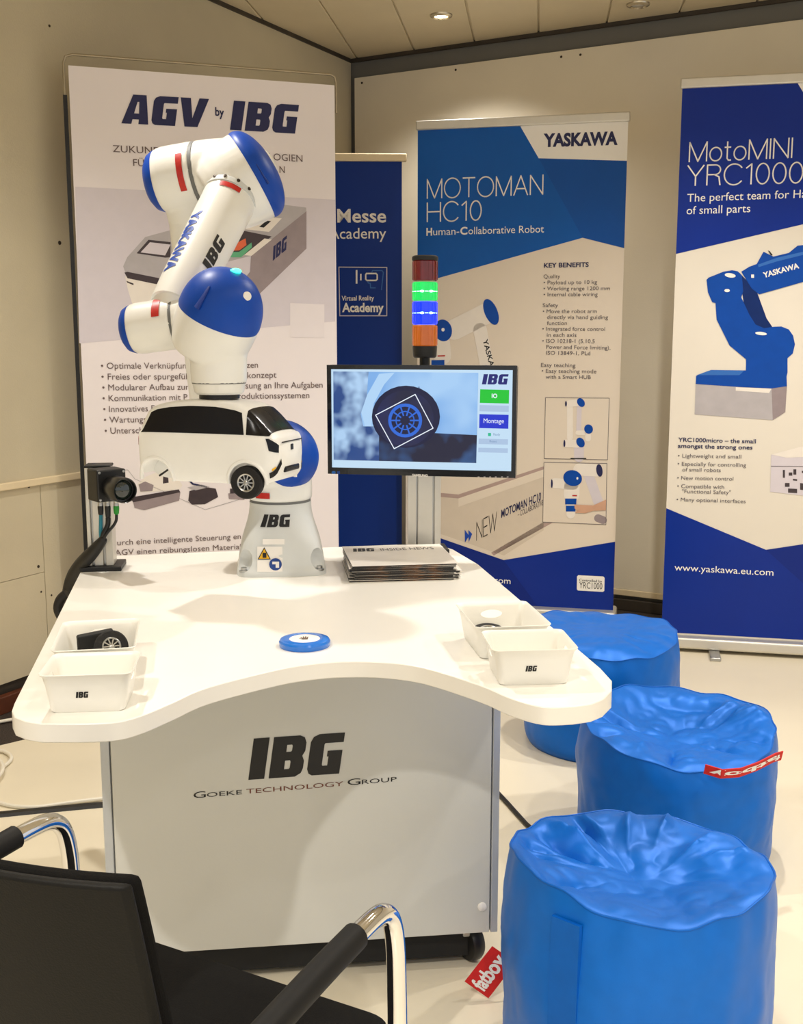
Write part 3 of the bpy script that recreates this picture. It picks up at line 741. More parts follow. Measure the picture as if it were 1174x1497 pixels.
p.poly('printed_picture', M_PICWHITE, Z9([(545, 405), (696, 365), (1000, 350), (1000, 400), (620, 420)]), 3)
p.line('printed_picture', M_GREYTXT, Z9([(545, 460), (696, 462), (1000, 470)]), 0.8, 4)
for q in ([(600, 478), (610, 478), (610, 515), (600, 515)], [(628, 490), (645, 490), (645, 505), (628, 505)], [(650, 475), (664, 475), (664, 500), (650, 500)], [(610, 540), (632, 540), (632, 558), (610, 558)], [(648, 520), (668, 522), (668, 530), (648, 528)],
          [(625, 566), (668, 568), (668, 588), (625, 586)], [(682, 540), (720, 545), (720, 575), (682, 572)], [(690, 482), (720, 482), (720, 492), (690, 492)]):
    p.poly('printed_picture', M_PICDARK, Z9(q), 4)
strip(p, 'printed_field', M_BANNAVY, [('L', (972.9, 742.8)), (1119.8, 803.6), ('Z', (sd1, PD.pix(1340, 770)[1])), ('Z', (sd1, zbD)), ('Z', (sd0, zbD))], 1, sd0, sd1)
strip(p, 'printed_field', M_BANNAVY2, [(1119.8, 803.6), ('Z', (sd1, PD.pix(1340, 770)[1])), ('Z', (sd1, zbD + 0.01)), (1260, 930)], 2, sd0, sd1)
p.text('web_address', M_WHITE, 'www.yaskawa.eu.com', (986, 833.6), (1130.5, 841.4), 9.4)
p.done()

# ================================================================== DEMO TABLE
PSI = R(6.8)
TO = Vector((-0.135, 1.6, 0))
TOP = 0.77
def TL(x, y, z=TOP):
    return Vector((TO.x + x * math.cos(PSI) - y * math.sin(PSI), TO.y + x * math.sin(PSI) + y * math.cos(PSI), z))
def spline(pts, n=6):
    out = []
    m = len(pts)
    for i in range(m - 1):
        p0, p1, p2, p3 = (Vector((*pts[max(0, min(m - 1, k))], 0)) for k in (i - 1, i, i + 1, i + 2))
        for j in range(n):
            t = j / n
            q = 0.5 * ((2 * p1) + (p2 - p0) * t + (2 * p0 - 5 * p1 + 4 * p2 - p3) * t * t + (3 * p1 - p0 - 3 * p2 + p3) * t ** 3)
            out.append((q.x, q.y))
    return out + [tuple(pts[-1])]
tT = thing('demonstration_table', 'white table with bowed front edge and pale grey IBG cabinet below', 'table', TO, PSI)
lobeR = [(0.40, -0.028), (0.352, -0.024), (0.312, 0.022), (0.276, 0.092), (0.20, 0.196), (0.133, 0.239), (0.06, 0.251), (0.0, 0.241), (-0.059, 0.213), (-0.165, 0.134), (-0.217, 0.062), (-0.262, 0.004), (-0.305, -0.018), (-0.40, -0.01)]
front = spline(lobeR, 5)
outline = front + [(-0.425, 0.004), (-0.445, 0.025), (-0.456, 0.055), (-0.46, 0.09), (-0.532, 1.23), (-0.53, 1.255), (-0.515, 1.265), (0.36, 1.345), (0.395, 1.33), (0.425, 1.25), (0.455, 1.05), (0.50, 0.16), (0.498, 0.09), (0.482, 0.04), (0.455, 0.0), (0.43, -0.02)]
MB().prism(outline, TOP - 0.03, TOP).build('tabletop', M_TABLE, tT, bevel=0.0018, seg=2, ang=25)
CZ0, CY0, CX0, CX1 = 0.085, 0.51, -0.402, 0.402
MB().box(CX0, CX1, CY0 + 0.012, 1.22, CZ0, TOP - 0.03).build('cabinet_body', M_CABF, tT, smooth=False, bevel=0.002)
MB().box(CX0 + 0.02, CX1 - 0.018, CY0, CY0 + 0.012, CZ0 + 0.002, TOP - 0.032).build('front_panel', M_CAB, tT, smooth=False, bevel=0.002)
MB().box(CX0 - 0.0005, CX0 + 0.017, CY0 + 0.002, CY0 + 0.012, CZ0, TOP - 0.03).build('corner_post', M_CABF, tT, smooth=False, bevel=0.002)
MB().box(CX1 - 0.015, CX1 + 0.0005, CY0 + 0.002, CY0 + 0.012, CZ0, TOP - 0.03).build('corner_post', M_CABF, tT, smooth=False, bevel=0.002)
MB().box(CX0 + 0.03, CX1 - 0.04, CY0 + 0.03, 1.19, 0.02, CZ0).build('plinth', M_BLACKMAT, tT, smooth=False)
MB().lathe([(0.0095, 0), (0.0095, 0.003), (0.006, 0.005), (0.001, 0.0055)], (CX1 - 0.034, CY0, CZ0 + 0.062), (0, -1, 0), 20).build('screw_cap', M_WHITE, tT)
MB().lathe([(0.008, 0), (0.008, 0.01), (0.002, 0.012)], (-0.05, CY0, TOP - 0.062), (0, -1, 0), 16).build('lock', M_BLACKHOLE, tT)
MB().box(CX1, CX1 + 0.014, CY0 - 0.0, CY0 + 0.03, TOP - 0.075, TOP - 0.03).box(CX1, CX1 + 0.006, CY0, CY0 + 0.03, TOP - 0.125, TOP - 0.07).build('bracket', M_BLACKHOLE, tT, smooth=False)
for sx, sy in ((CX0 + 0.06, CY0 + 0.06), (CX1 - 0.05, CY0 + 0.05), (CX0 + 0.06, 1.15), (CX1 - 0.06, 1.15)):
    c = MB().lathe([(0.012, -0.016), (0.038, -0.014), (0.042, -0.008), (0.042, 0.008), (0.038, 0.014), (0.012, 0.016)], (sx, sy, 0.042), (0.9, 0.4, 0), 28).build('caster', M_BLACKHOLE, tT)
    MB().obox((sx, sy, 0.074), (0.02, 0, 0), (0, 0.024, 0), (0, 0, 0.011)).build('caster_fork', M_STEEL, c, smooth=False, bevel=0.004)
# lettering on the cabinet front (places measured on its plane)
tpl = Plane(0, 0, 0); tpl.a = PSI; tpl.ex = Vector((math.cos(PSI), math.sin(PSI), 0)); tpl.n = Vector((math.sin(PSI), -math.cos(PSI), 0)); tpl.o = TL(0, CY0, 0)
class TP(Print):
    pass
tp = TP(tpl, tT, CY0 - 0.0003)
tp.text('cabinet_logo', M_INKBLACK, 'IBG', (363, 1140), (505, 1130), 60, 1, style='logo')
M_INKBROWN = mat('brown_print', (110, 52, 34), 0.5, var=0.04)
for s_, m_, x0, x1, y0, y1, cp_ in (('G', M_INKBLACK, 283, 301, 1167, 1165.3, 9), ('OEKE', M_INKBLACK, 302.5, 354, 1165.2, 1160.8, 6.4), ('TECHNOLOGY', M_INKBROWN, 360, 502, 1160.2, 1148.6, 6.6),
                                ('G', M_INKBLACK, 508, 527, 1148, 1146.4, 9), ('ROUP', M_INKBLACK, 529, 580, 1146.3, 1141.8, 6.4)):
    tp.text('cabinet_lettering', m_, s_, (x0, y0), (x1, y1), cp_, 1)
tp.done()

# black floor channel and cables
def floorpts(px, z=0.0):
    return [atz(u, v, z) for u, v in px]
def strip_floor(pts, wd, h):
    mb = MB(); rings = []
    for i, q in enumerate(pts):
        d = (pts[min(i + 1, len(pts) - 1)] - pts[max(0, i - 1)]).normalized(); s = Vector((-d.y, d.x, 0))
        rings.append([q - s * wd, q - s * wd * 0.6 + Vector((0, 0, h)), q + s * wd * 0.6 + Vector((0, 0, h)), q + s * wd])
    return mb.loft(rings)
o = strip_floor(floorpts([(-120, 1205), (-40, 1196), (60, 1186), (135, 1179), (240, 1170)]), 0.016, 0.008).build('cable_channel', M_BLACKHOLE, smooth=False)
tag(o, 'flat black cable channel on the floor left of the cabinet', 'cable channel')
o = MB().sweep(floorpts([(-60, 1160), (-20, 1166), (10, 1178), (50, 1181), (90, 1175), (135, 1169), (240, 1158)], 0.006), 0.006, 10, 2).build('white_cable', M_CABLEW)
tag(o, 'white cable running along the black floor channel to the cabinet', 'cable')
o = MB().sweep([*floorpts([(-30, 1104), (0, 1096), (14, 1102), (18, 1110), (6, 1120), (-20, 1140)], 0.008), *floorpts([(-50, 1150), (-60, 1120), (-30, 1098)], 0.014), *floorpts([(-4, 1108), (5, 1118), (3, 1130), (-10, 1142), (-40, 1155)], 0.02)], 0.006, 10, 2).build('white_cable', M_CABLEW)
tag(o, 'coiled white cable on the floor at the left edge', 'cable')
o = MB().sweep(floorpts([(-60, 1064), (-20, 1059), (10, 1053), (50, 1047), (90, 1046)], 0.006), 0.006, 10, 2).build('white_cable', M_CABLEW)
tag(o, 'white cable lying on dark carpet below the left table corner', 'cable')
o = MB().sweep(floorpts([(700, 1130), (737, 1168), (752, 1185), (780, 1216), (830, 1240)], 0.006), 0.006, 10, 2).build('power_cable', M_CABLEB)
tag(o, 'black power cable on the floor between cabinet and nearest pouf', 'cable')

# ================================================================== ROBOT ARM
RB = TL(-0.036, 1.065, TOP)
tR = thing('robot_arm', 'white collaborative robot arm with blue covers standing on the white table', 'robot', RB, 0)
def superring(c, hx, e, z, rot, n=48):
    out = []
    for i in range(n):
        t = 2 * math.pi * i / n; ct, st = math.cos(t), math.sin(t)
        x = math.copysign(abs(ct) ** (2 / e), ct) * hx; y = math.copysign(abs(st) ** (2 / e), st) * hx
        out.append((c.x + x * math.cos(rot) - y * math.sin(rot), c.y + x * math.sin(rot) + y * math.cos(rot), z))
    return out
rings = [superring(RB, hx, e, TOP + h, PSI) for h, hx, e in ((0, .108, 6), (.012, .108, 6), (.015, .106, 6), (.03, .104, 5.5), (.05, .101, 5), (.075, .096, 4), (.095, .090, 3.2), (.12, .082, 2.6), (.14, .077, 2.2), (.16, .075, 2), (.168, .0755, 2))]
fxx = Vector((math.cos(PSI), math.sin(PSI), 0)); fyy = Vector((-math.sin(PSI), math.cos(PSI), 0))
base = MB().loft(rings).build('base', M_ROBOTG, tR, RB, ang=50)
cutter = MB()
for sx in (-1, 1):
    for sy in (-1, 1):
        c = RB + fxx * (sx * 0.094) - fyy * (sy * -0.094)
        cutter.sphere((c.x, c.y, TOP + 0.040), 0.026, 0.026, 0.030, 20, 12)
cuto = cutter.build('cut', M_STEEL, tR, RB)
def boolean(ob, cut, ang=50):
    bo = ob.modifiers.new('cut', 'BOOLEAN'); bo.object = cut; bo.operation = 'DIFFERENCE'; bo.solver = 'EXACT'
    bpy.context.view_layer.update()
    m_ = ob.data.materials[0]; nm = ob.name.split('.')[0]
    me_ = bpy.data.meshes.new_from_object(ob.evaluated_get(bpy.context.evaluated_depsgraph_get()))
    ob.modifiers.clear(); ob.data = me_; me_.name = nm; bpy.data.objects.remove(cut)
    me_.materials.clear(); me_.materials.append(m_)
    me_.polygons.foreach_set('use_smooth', [True] * len(me_.polygons)); me_.set_sharp_from_angle(angle=R(ang))
boolean(base, cuto)
for sx in (-1, 1):
    c = RB + fxx * (sx * 0.090) - fyy * 0.090
    MB().lathe([(0.0115, 0), (0.0115, 0.003), (0.007, 0.004), (0.007, 0.010), (0.003, 0.011)], (c.x, c.y, TOP + 0.012), (0, 0, 1), 16).build('bolt', M_STEEL, base, RB)
fx = Vector((math.cos(PSI), math.sin(PSI), 0)); fy = Vector((math.sin(PSI), -math.cos(PSI), 0))
def subdiv(P, T, e):
    """cut lettering into small triangles so that it can follow a curve"""
    tris = []
    for q in T:
        for i in range(1, len(q) - 1): tris.append((P[q[0]], P[q[i]], P[q[i + 1]]))
    out = []
    while tris:
        a_, b_, c_ = tris.pop()
        L = [(math.dist(a_, b_), 0), (math.dist(b_, c_), 1), (math.dist(c_, a_), 2)]; m_, k = max(L)
        if m_ <= e: out.append((a_, b_, c_)); continue
        if k == 1: a_, b_, c_ = b_, c_, a_
        elif k == 2: a_, b_, c_ = c_, a_, b_
        h = ((a_[0] + b_[0]) / 2, (a_[1] + b_[1]) / 2); tris += [(a_, h, c_), (h, b_, c_)]
    return [p_ for t_ in out for p_ in t_], [(3 * i, 3 * i + 1, 3 * i + 2) for i in range(len(out))]
def wrap_cyl(P, T, origin_z, rad, ang0, sx, sz, off=0.0006):
    mb = MB()
    v = []
    for x, y in P:
        z = origin_z + y * sz; a_ = ang0 + x * sx / 0.082; r_ = rad(z, a_) + off
        v.append((RB.x + r_ * math.cos(a_), RB.y + r_ * math.sin(a_), z))
    return mb.add(v, T)
P_, T_, L_ = glyphs('IBG', 'logo'); P_, T_ = subdiv(P_, T_, .25)
zi = aty(390, 770, 2.575).z; rad = lambda z: float(np.interp(z - TOP, [.095, .12, .14, .16], [.090, .082, .077, .075]))
wI = 0.071
def baser(z, a_):
    hx = float(np.interp(z - TOP, [.075, .095, .12, .14, .16], [.096, .090, .082, .077, .075])); e = float(np.interp(z - TOP, [.075, .095, .12, .14, .16], [4, 3.2, 2.6, 2.2, 2]))
    return hx / (abs(math.cos(a_ - PSI)) ** e + abs(math.sin(a_ - PSI)) ** e) ** (1 / e) + 0.0006
wrap_cyl(P_, T_, zi, baser, -math.pi / 2 - 0.46, wI / L_, 0.029).build('logo_decal', M_INKBLACK, base, RB, smooth=False, fixn=False)
# stickers on the base front, following its slope
def stick(name, m, u0, v0, u1, v1, off, shape='rect'):
    def hx(z): return float(np.interp(z - TOP, [0, .03, .05, .075, .095, .12], [.108, .104, .101, .096, .090, .083]))
    def pt(u, v):
        z = aty(u, v, 2.545).z
        q = RB + fy * (hx(z) + off); d = ray(u, v)
        t = (q - Vector((0, 0, CAMH))).dot(fy) / d.dot(fy)
        return Vector((0, 0, CAMH)) + d * t
    if shape == 'rect': px = [(u0, v1), (u1, v1), (u1, v0), (u0, v0)]
    elif shape == 'tri': px = [(u0, v1), (u1, v1), ((u0 + u1) / 2, v0)]
    else: px = [((u0 + u1) / 2 + (u1 - u0) / 2 * math.cos(a_), (v0 + v1) / 2 - (v1 - v0) / 2 * math.sin(a_)) for a_ in (2 * math.pi * i / 20 for i in range(20))]
    return MB().add([pt(*q) for q in px], [tuple(range(len(px)))]).build(name, m, base, RB, smooth=False, fixn=False)
stick('rating_plate', M_WHITE, 384, 788, 416, 796, 0.001)
stick('label_plate', M_WHITE, 376, 799, 413, 836, 0.001)
stick('warning_sign', M_INKBLACK, 376.5, 800, 396, 818, 0.0016, 'tri'); stick('warning_sign', M_YELLOW, 378.5, 802.5, 394, 816.8, 0.0022, 'tri'); stick('warning_sign', M_INKBLACK, 384, 808, 389.5, 815.5, 0.0028)
stick('mandatory_sign', M_STICKBLUE, 393.5, 816, 412, 834, 0.0016, 'round'); stick('mandatory_sign', M_WHITE, 398, 821, 408, 825, 0.0022); stick('mandatory_sign', M_WHITE, 403, 824, 408, 830, 0.0022)

# turret, arm tubes and joints
def dome(name, c, axis, Rr, h, parent, e=2.2, m=None, back=0.006):
    prof = [(Rr * 0.985, -back)]
    for i in range(19):
        t = i / 18; ang = t * math.pi / 2
        prof.append((Rr * max(math.cos(ang), 0) ** (2 / e) if t < 1 else 0.0008, h * math.sin(ang) ** (2 / e) if t > 0 else 0))
    return MB().lathe(prof, c, axis, 48).build(name, m or M_BLUE, parent, RB, ang=50)
def bowl(mb, c, axis, Rr, d, end=0.5):
    """white housing behind a dome: narrows from the rim backwards"""
    a_ = Vector(axis).normalized()
    prof = [(Rr * 0.9, 0.0), (Rr * 0.98, -0.001), (Rr, -0.006)] + [(Rr * (end + (1 - end) * math.cos(t * math.pi / 2) ** 0.8), -0.006 - (d - 0.006) * math.sin(t * math.pi / 2)) for t in (0.2, 0.4, 0.6, 0.8, 0.92)]
    mb.lathe(prof[::-1], c, a_, 40)
def band(p0, p1, r_, t0, t1, a0, a1, name, m, parent, view=(0, -1, 0), off=0.0008, r1=None, n=14):
    """strip on a tube: t along the axis, angle from the side facing the viewer"""
    p0, p1 = Vector(p0), Vector(p1); ax = (p1 - p0).normalized(); L = (p1 - p0).length
    vv = Vector(view); x = (vv - ax * vv.dot(ax)).normalized(); y = ax.cross(x); r1 = r_ if r1 is None else r1
    vsx = []; fs = []
    for i in range(n + 1):
        a_ = R(a0 + (a1 - a0) * i / n)
        for t in (t0, t1):
            rr = r_ + (r1 - r_) * t + off
            vsx.append(p0 + ax * L * t + (x * math.cos(a_) + y * math.sin(a_)) * rr)
    for i in range(n): fs.append((2 * i, 2 * i + 1, 2 * i + 3, 2 * i + 2))
    return MB().add(vsx, fs).build(name, m, parent, RB, fixn=False)
# turret (shoulder)
zt = TOP + 0.172
shC = aty(408, 672, 2.64); shA = Vector((0.55, -0.42, 0.55)).normalized()
lowB = aty(312, 650, 2.66)
mb = MB().lathe([(0.076, 0), (0.078, 0.01), (0.078, 0.05), (0.074, 0.09)], (RB.x, RB.y, zt), (0, 0, 1), 40)
mb.sphere((RB.x, RB.y, zt + 0.085), 0.083)
bowl(mb, shC + shA * 0.012, shA, 0.087, 0.1, 0.6)
mb.tube((RB.x, RB.y, lowB.z), (lowB.x - 0.03, lowB.y, lowB.z), 0.066, n=36)
turret = mb.build('turret', M_ROBOT, tR, RB, remesh=0.0045, post=6)
MB().lathe([(0.074, 0), (0.074, 0.008)], (RB.x, RB.y, TOP + 0.166), (0, 0, 1), 40).build('seam_ring', M_GAP, turret, RB)
dome('blue_cover', shC + shA * 0.012, shA, 0.088, 0.085, turret)
MB().lathe([(0.066, 0), (0.06, 0.012), (0.03, 0.02), (0.001, 0.022)], (lowB.x - 0.03, lowB.y, lowB.z), (-1, 0, 0), 36).build('blue_cap', M_BLUE, turret, RB)
band((RB.x, RB.y, zt), (RB.x, RB.y, zt + 0.05), 0.079, 0.22, 0.5, -40, -12, 'red_strip', M_RED, turret, off=0.0012)
# lower arm tube, rising to the elbow
elL = aty(231, 266, 2.645); elR = aty(345, 246, 2.62)
elax = (elR - elL).normalized()
top = aty(272, 290, 2.66)
lower = MB().tube(aty(316, 640, 2.68), aty(270, 268, 2.66), 0.053, 0.047, 36).build('lower_arm', M_ROBOT, tR, RB)
# elbow: left drum and right housing with dome
mb = MB().lathe([(0.068, 0.004), (0.072, 0.010), (0.0748, 0.022), (0.0755, 0.045), (0.0755, 0.101)], elL, elax, 44)
mb.tube(top + Vector((0, 0, 0.02)), aty(280, 338, 2.665), 0.058, 0.048, 36)
drum = mb.build('elbow_drum', M_ROBOT, tR, RB, remesh=0.004, post=6)
MB().lathe([(0.0712, 0.008), (0.0695, 0.003), (0.064, -0.008), (0.050, -0.018), (0.028, -0.024), (0.001, -0.026)], elL, elax, 40).build('blue_cap', M_BLUE, drum, RB)
MB().lathe([(0.0745, 0.099), (0.0745, 0.107)], elL, elax, 44).build('seam_ring', M_GAP, drum, RB)
band(elL, elL + elax * 0.12, 0.0758, 0.60, 0.72, -34, 32, 'red_strip', M_RED, drum, off=0.0012)
COF = 0.036
eD = aty(371, 256, 2.61); eA = Vector((0.86, 0.12, 0.50)).normalized()
faT = aty(346, 272, 2.575); faB = aty(260, 440, 2.36)
fax = (faB - faT).normalized()
mb = MB().lathe([(0.0752, 0.105), (0.074, 0.137), (0.07, 0.177)], elL, elax, 44)
bowl(mb, eD, eA, 0.104, 0.115, 0.55)
mb.tube(faT - fax * 0.05, faT + fax * (COF + 0.004), 0.069, 0.0632, 40)
mb.sphere(faT - fax * 0.03 + Vector((0.015, 0.01, 0.005)), 0.07)
elbow = mb.build('elbow_housing', M_ROBOT, tR, RB, remesh=0.004, post=8)
dome('blue_cover', eD, eA, 0.105, 0.052, elbow, 2.1)
MB().lathe([(0.063, -0.004), (0.0645, 0.004), (0.063, 0.012), (0.059, 0.013)], faT + fax * COF, fax, 40).build('collar', M_ROBOTG, elbow, RB)
for a_ in (-38, -12, 16, 40):
    x_ = Vector((0, -1, 0)); x_ = (x_ - fax * x_.dot(fax)).normalized(); y_ = fax.cross(x_)
    d_ = x_ * math.cos(R(a_)) + y_ * math.sin(R(a_))
    MB().lathe([(0.004, 0), (0.004, 0.002), (0.002, 0.0025)], faT + fax * (COF + 0.003) + d_ * 0.0636, d_, 12).build('screw', M_SCREW, elbow, RB)
# forearm
fore = MB().lathe([(0.060, 0.008), (0.0605, 0.03), (0.059, 0.10), (0.057, 0.2), (0.055, (faB - faT).length * 0.9), (0.052, (faB - faT).length + 0.02)], faT, fax, 44).build('forearm', M_ROBOT, tR, RB)
fl_ = (faB - faT).length
frr = lambda t: float(np.interp(t * fl_, [0.008, 0.03, 0.1, 0.2, fl_ * 0.9], [0.060, 0.0605, 0.059, 0.057, 0.055]))
band(faT, faB, frr(0.15), (COF + 0.015) / fl_, (COF + 0.029) / fl_, -25, 22, 'red_strip', M_RED, fore, off=0.0012)
def arm_text(s, style, t0, t1, ang, h, flip, m, bold=0.0):
    P, T, L = glyphs(s, style, bold); P, T = subdiv(P, T, .2); v = []
    xv = Vector((0, -1, 0)); x_ = (xv - fax * xv.dot(fax)).normalized(); y_ = fax.cross(x_)
    for a_, b_ in P:
        t = t0 + (t1 - t0) * a_ / L; r_ = frr(t) + 0.001
        q = R(ang) + flip * (b_ - 0.5) * h / r_
        v.append(faT + fax * fl_ * t + (x_ * math.cos(q) + y_ * math.sin(q)) * r_)
    MB().add(v, T).build('lettering', m, fore, RB, smooth=False, fixn=False)
SGN = 1 if fax.cross((Vector((0, -1, 0)) - fax * Vector((0, -1, 0)).dot(fax)).normalized()).x > 0 else -1
arm_text('YASKAWA', 'font', 0.40, 0.90, SGN * -44, 0.026, SGN, M_INKBLUE, 0.05)
arm_text('IBG', 'logo', 0.80, 0.54, SGN * 36, 0.026, -SGN, M_INKBLACK)
# wrist: left drum, housing with dome, flange tube
wL = aty(191, 482, 2.35); wR = aty(290, 468, 2.335); wax = (wR - wL).normalized()
mb = MB().lathe([(0.048, 0.003), (0.0515, 0.008), (0.0538, 0.02), (0.0545, 0.102)], wL, wax, 40)
mb.sphere(faB, 0.051)
wdrum = mb.build('wrist_drum', M_ROBOT, tR, RB, remesh=0.0035, post=6)
MB().lathe([(0.0508, 0.006), (0.0495, 0.002), (0.045, -0.007), (0.034, -0.014), (0.018, -0.018), (0.001, -0.019)], wL, wax, 36).build('blue_cap', M_BLUE, wdrum, RB)
band(wL, wL + wax * 0.11, 0.0548, 0.60, 0.75, SGN * 18, SGN * 72, 'red_strip', M_RED, wdrum, off=0.0014)
MB().lathe([(0.0535, 0.100), (0.0535, 0.106)], wL, wax, 40).build('seam_ring', M_GAP, wdrum, RB)
wD = aty(321, 460, 2.29); wA = Vector((0.40, -0.27, 0.88)).normalized()
flC = aty(320, 545, 2.30)
mb = MB().lathe([(0.0545, 0.104), (0.054, 0.142)], wL, wax, 40)
bowl(mb, wD, wA, 0.086, 0.095, 0.7)
mb.tube((flC.x, flC.y, aty(320, 560, 2.3).z), (flC.x, flC.y, aty(320, 480, 2.3).z), 0.0575, 0.062, 40)
mb.sphere((flC.x - 0.005, flC.y, aty(320, 490, 2.3).z), 0.068)
whouse = mb.build('wrist_housing', M_ROBOT, tR, RB, remesh=0.0035, post=8)
dome('blue_cover', wD, wA, 0.087, 0.098, whouse, 2.1)
zf1 = aty(320, 559, 2.3).z; zf0 = aty(320, 576, 2.3).z
MB().lathe([(0.056, 0), (0.056, 0.003)], (flC.x, flC.y, zf1 - 0.002), (0, 0, 1), 40).build('seam_ring', M_GAP, whouse, RB)
flange = MB().lathe([(0.046, 0.0), (0.051, 0.004), (0.0555, zf1 - zf0)], (flC.x, flC.y, zf0), (0, 0, 1), 40).build('flange', M_ROBOT, tR, RB)
ROOFZ = zf0 - 0.009
MB().lathe([(0.042, 0.0), (0.042, zf0 - ROOFZ)], (flC.x, flC.y, ROOFZ), (0, 0, 1), 40).build('flange_disc', M_BLACKHOLE, flange, RB)
bt = wD + wA * 0.0; 
def on_dome(c, axis, Rr, h, u, v, e=2.1):
    """point of a dome seen at a photo pixel"""
    a_ = Vector(axis).normalized(); o_ = Vector((0, 0, CAMH)); d = ray(u, v).normalized(); best = None
    for i in range(1400):
        q = o_ + d * (1.9 + i * 0.0006); hh = (q - c).dot(a_); rr = ((q - c) - a_ * hh).length
        if 0 <= hh <= h and (rr / Rr) ** e + (hh / h) ** e <= 1: return q
    return c + a_ * h
q = on_dome(wD, wA, 0.087, 0.098, 361, 433)
MB().lathe([(0.009, -0.003), (0.009, 0.002), (0.007, 0.003), (0.0065, 0.002), (0.001, 0.002)], q, (q - wD) + Vector((0, -0.04, -0.03)), 20).build('button', M_WHITE, whouse, RB)
q = on_dome(wD, wA, 0.087, 0.098, 342, 381)
M_GLOWG = mat('status_glow_green', (120, 240, 190), 0.3, emit=(40, 255, 170), estr=3.0)
MB().sphere(q, 0.012, 0.012, 0.006, 16, 10).build('status_light', M_GLOWG, whouse, RB)
# cover grooves: surface strips, the recess shade put into their darker blue
def groove(c, axis, Rr, h, pxs, parent, r_=0.006):
    pts = [on_dome(c, axis, Rr, h, *p_) for p_ in pxs]
    MB().sweep(pts, lambda t: r_ * (0.35 + 0.65 * t), 10, 1, 0.6).build('painted_groove', mat('robot_blue_groove_shade', (3, 48, 138), 0.5, var=0.05), parent, RB)
groove(wD, wA, 0.087, 0.098, [(306, 419), (301, 428), (294, 440), (288, 450)], whouse, 0.010)
groove(eD, eA, 0.105, 0.052, [(375, 240), (384, 256), (392, 268)], elbow, 0.005)

# ================================================================== MODEL CAR HELD BY THE ROBOT
ALPHA = R(-19)
CARZ = ROOFZ - 0.170
tC_ = thing('model_car', 'white model van with black windows hanging from the robot flange', 'model car', (flC.x, flC.y, CARZ), ALPHA)
xs = [-.163, -.160, -.152, -.135, -.115, -.08, -.03, .03, .075, .095, .11, .128, .142, .154, .161, .164]
tab = dict(
 zr=[.085, .100, .122, .148, .160, .1665, .170, .169, .162, .154, .142, .124, .109, .100, .092, .080],
 w =[.050, .062, .072, .077, .079, .080, .080, .080, .080, .0795, .079, .077, .074, .068, .058, .046],
 zb=[.045, .030, .014, .004, .0, .0, .0, .0, .0, .0, .0, .002, .005, .010, .022, .045],
 rw=[.040, .052, .060, .064, .066, .067, .067, .067, .0665, .066, .065, .064, .063, .058, .050, .038])
XX = np.linspace(-.164, .164, 400); SM = {}
for k_, v_ in tab.items():
    y_ = np.interp(XX, xs, v_); ker = np.ones(11) / 11; SM[k_] = np.convolve(np.pad(y_, 5, mode='edge'), ker, mode='valid')
def sec(x):
    g = {k_: float(np.interp(x, XX, v_)) for k_, v_ in SM.items()}
    zr, w_, zb, rw = g['zr'], g['w'], g['zb'], g['rw']; belt = min(.100, zr - .006)
    re = max(zr - .011, belt + 0.001)
    half = [(0, zb), (w_ * .75, zb), (w_ * .93, zb + .006), (w_ * .985, zb + .02), (w_, zb + .45 * (belt - zb)), (w_ * .995, zb + .8 * (belt - zb)), (w_ * .965, belt), (rw + (w_ * .965 - rw) * .5, belt + (re - belt) * .52), (rw, re), (rw * .9, zr - .003), (rw * .55, zr - .0005), (0, zr)]
    return half
def surf(x, t, side, off=0.0):
    """t in ring index units; side -1 faces the viewer"""
    def pt(xx, tt):
        h_ = sec(xx); i = max(0, min(len(h_) - 2, int(tt))); f_ = tt - i
        y_, z_ = h_[i][0] * (1 - f_) + h_[i + 1][0] * f_, h_[i][1] * (1 - f_) + h_[i + 1][1] * f_
        return Vector((xx, side * y_, z_))
    q = pt(x, t)
    if off:
        e1 = pt(x + .001, t) - pt(x - .001, t); e2 = pt(x, min(t + .05, 10.99)) - pt(x, max(t - .05, 0.01))
        n_ = e1.cross(e2).normalized()
        if n_.dot(Vector((0, q.y, q.z - .07)) + Vector((q.x * .3, 0, 0))) < 0: n_ = -n_
        q = q + n_ * off
    return q
rings = []
for x in np.concatenate([np.linspace(-.164, -.145, 7), np.linspace(-.135, .125, 28), np.linspace(.132, .164, 11)]):
    h_ = sec(float(x)); 
    rings.append([(float(x), -y_, z_) for y_, z_ in h_] + [(float(x), y_, z_) for y_, z_ in h_[-2:0:-1]])
body = MB().loft(rings).build('car_body', M_CARW, tC_, ang=60)
WX_R, WX_F, WZ = -.112, .098, .006
cut = MB()
for wx in (WX_R, WX_F):
    for sd in (-1, 1):
        cut.lathe([(0.0385, -0.040), (0.0385, 0.040)], (wx, sd * .062, WZ + .002), (0, 1, 0), 40)
cuto = cut.build('cut', M_CARW, tC_, smooth=False)
bo = body.modifiers.new('arches', 'BOOLEAN'); bo.object = cuto; bo.operation = 'DIFFERENCE'; bo.solver = 'EXACT'
bpy.context.view_layer.update()
me2 = bpy.data.meshes.new_from_object(body.evaluated_get(bpy.context.evaluated_depsgraph_get()))
body.modifiers.clear(); body.data = me2; me2.name = 'car_body'; bpy.data.objects.remove(cuto)
me2.materials.clear(); me2.materials.append(M_CARW)
me2.polygons.foreach_set('use_smooth', [True] * len(me2.polygons)); me2.set_sharp_from_angle(angle=R(50))
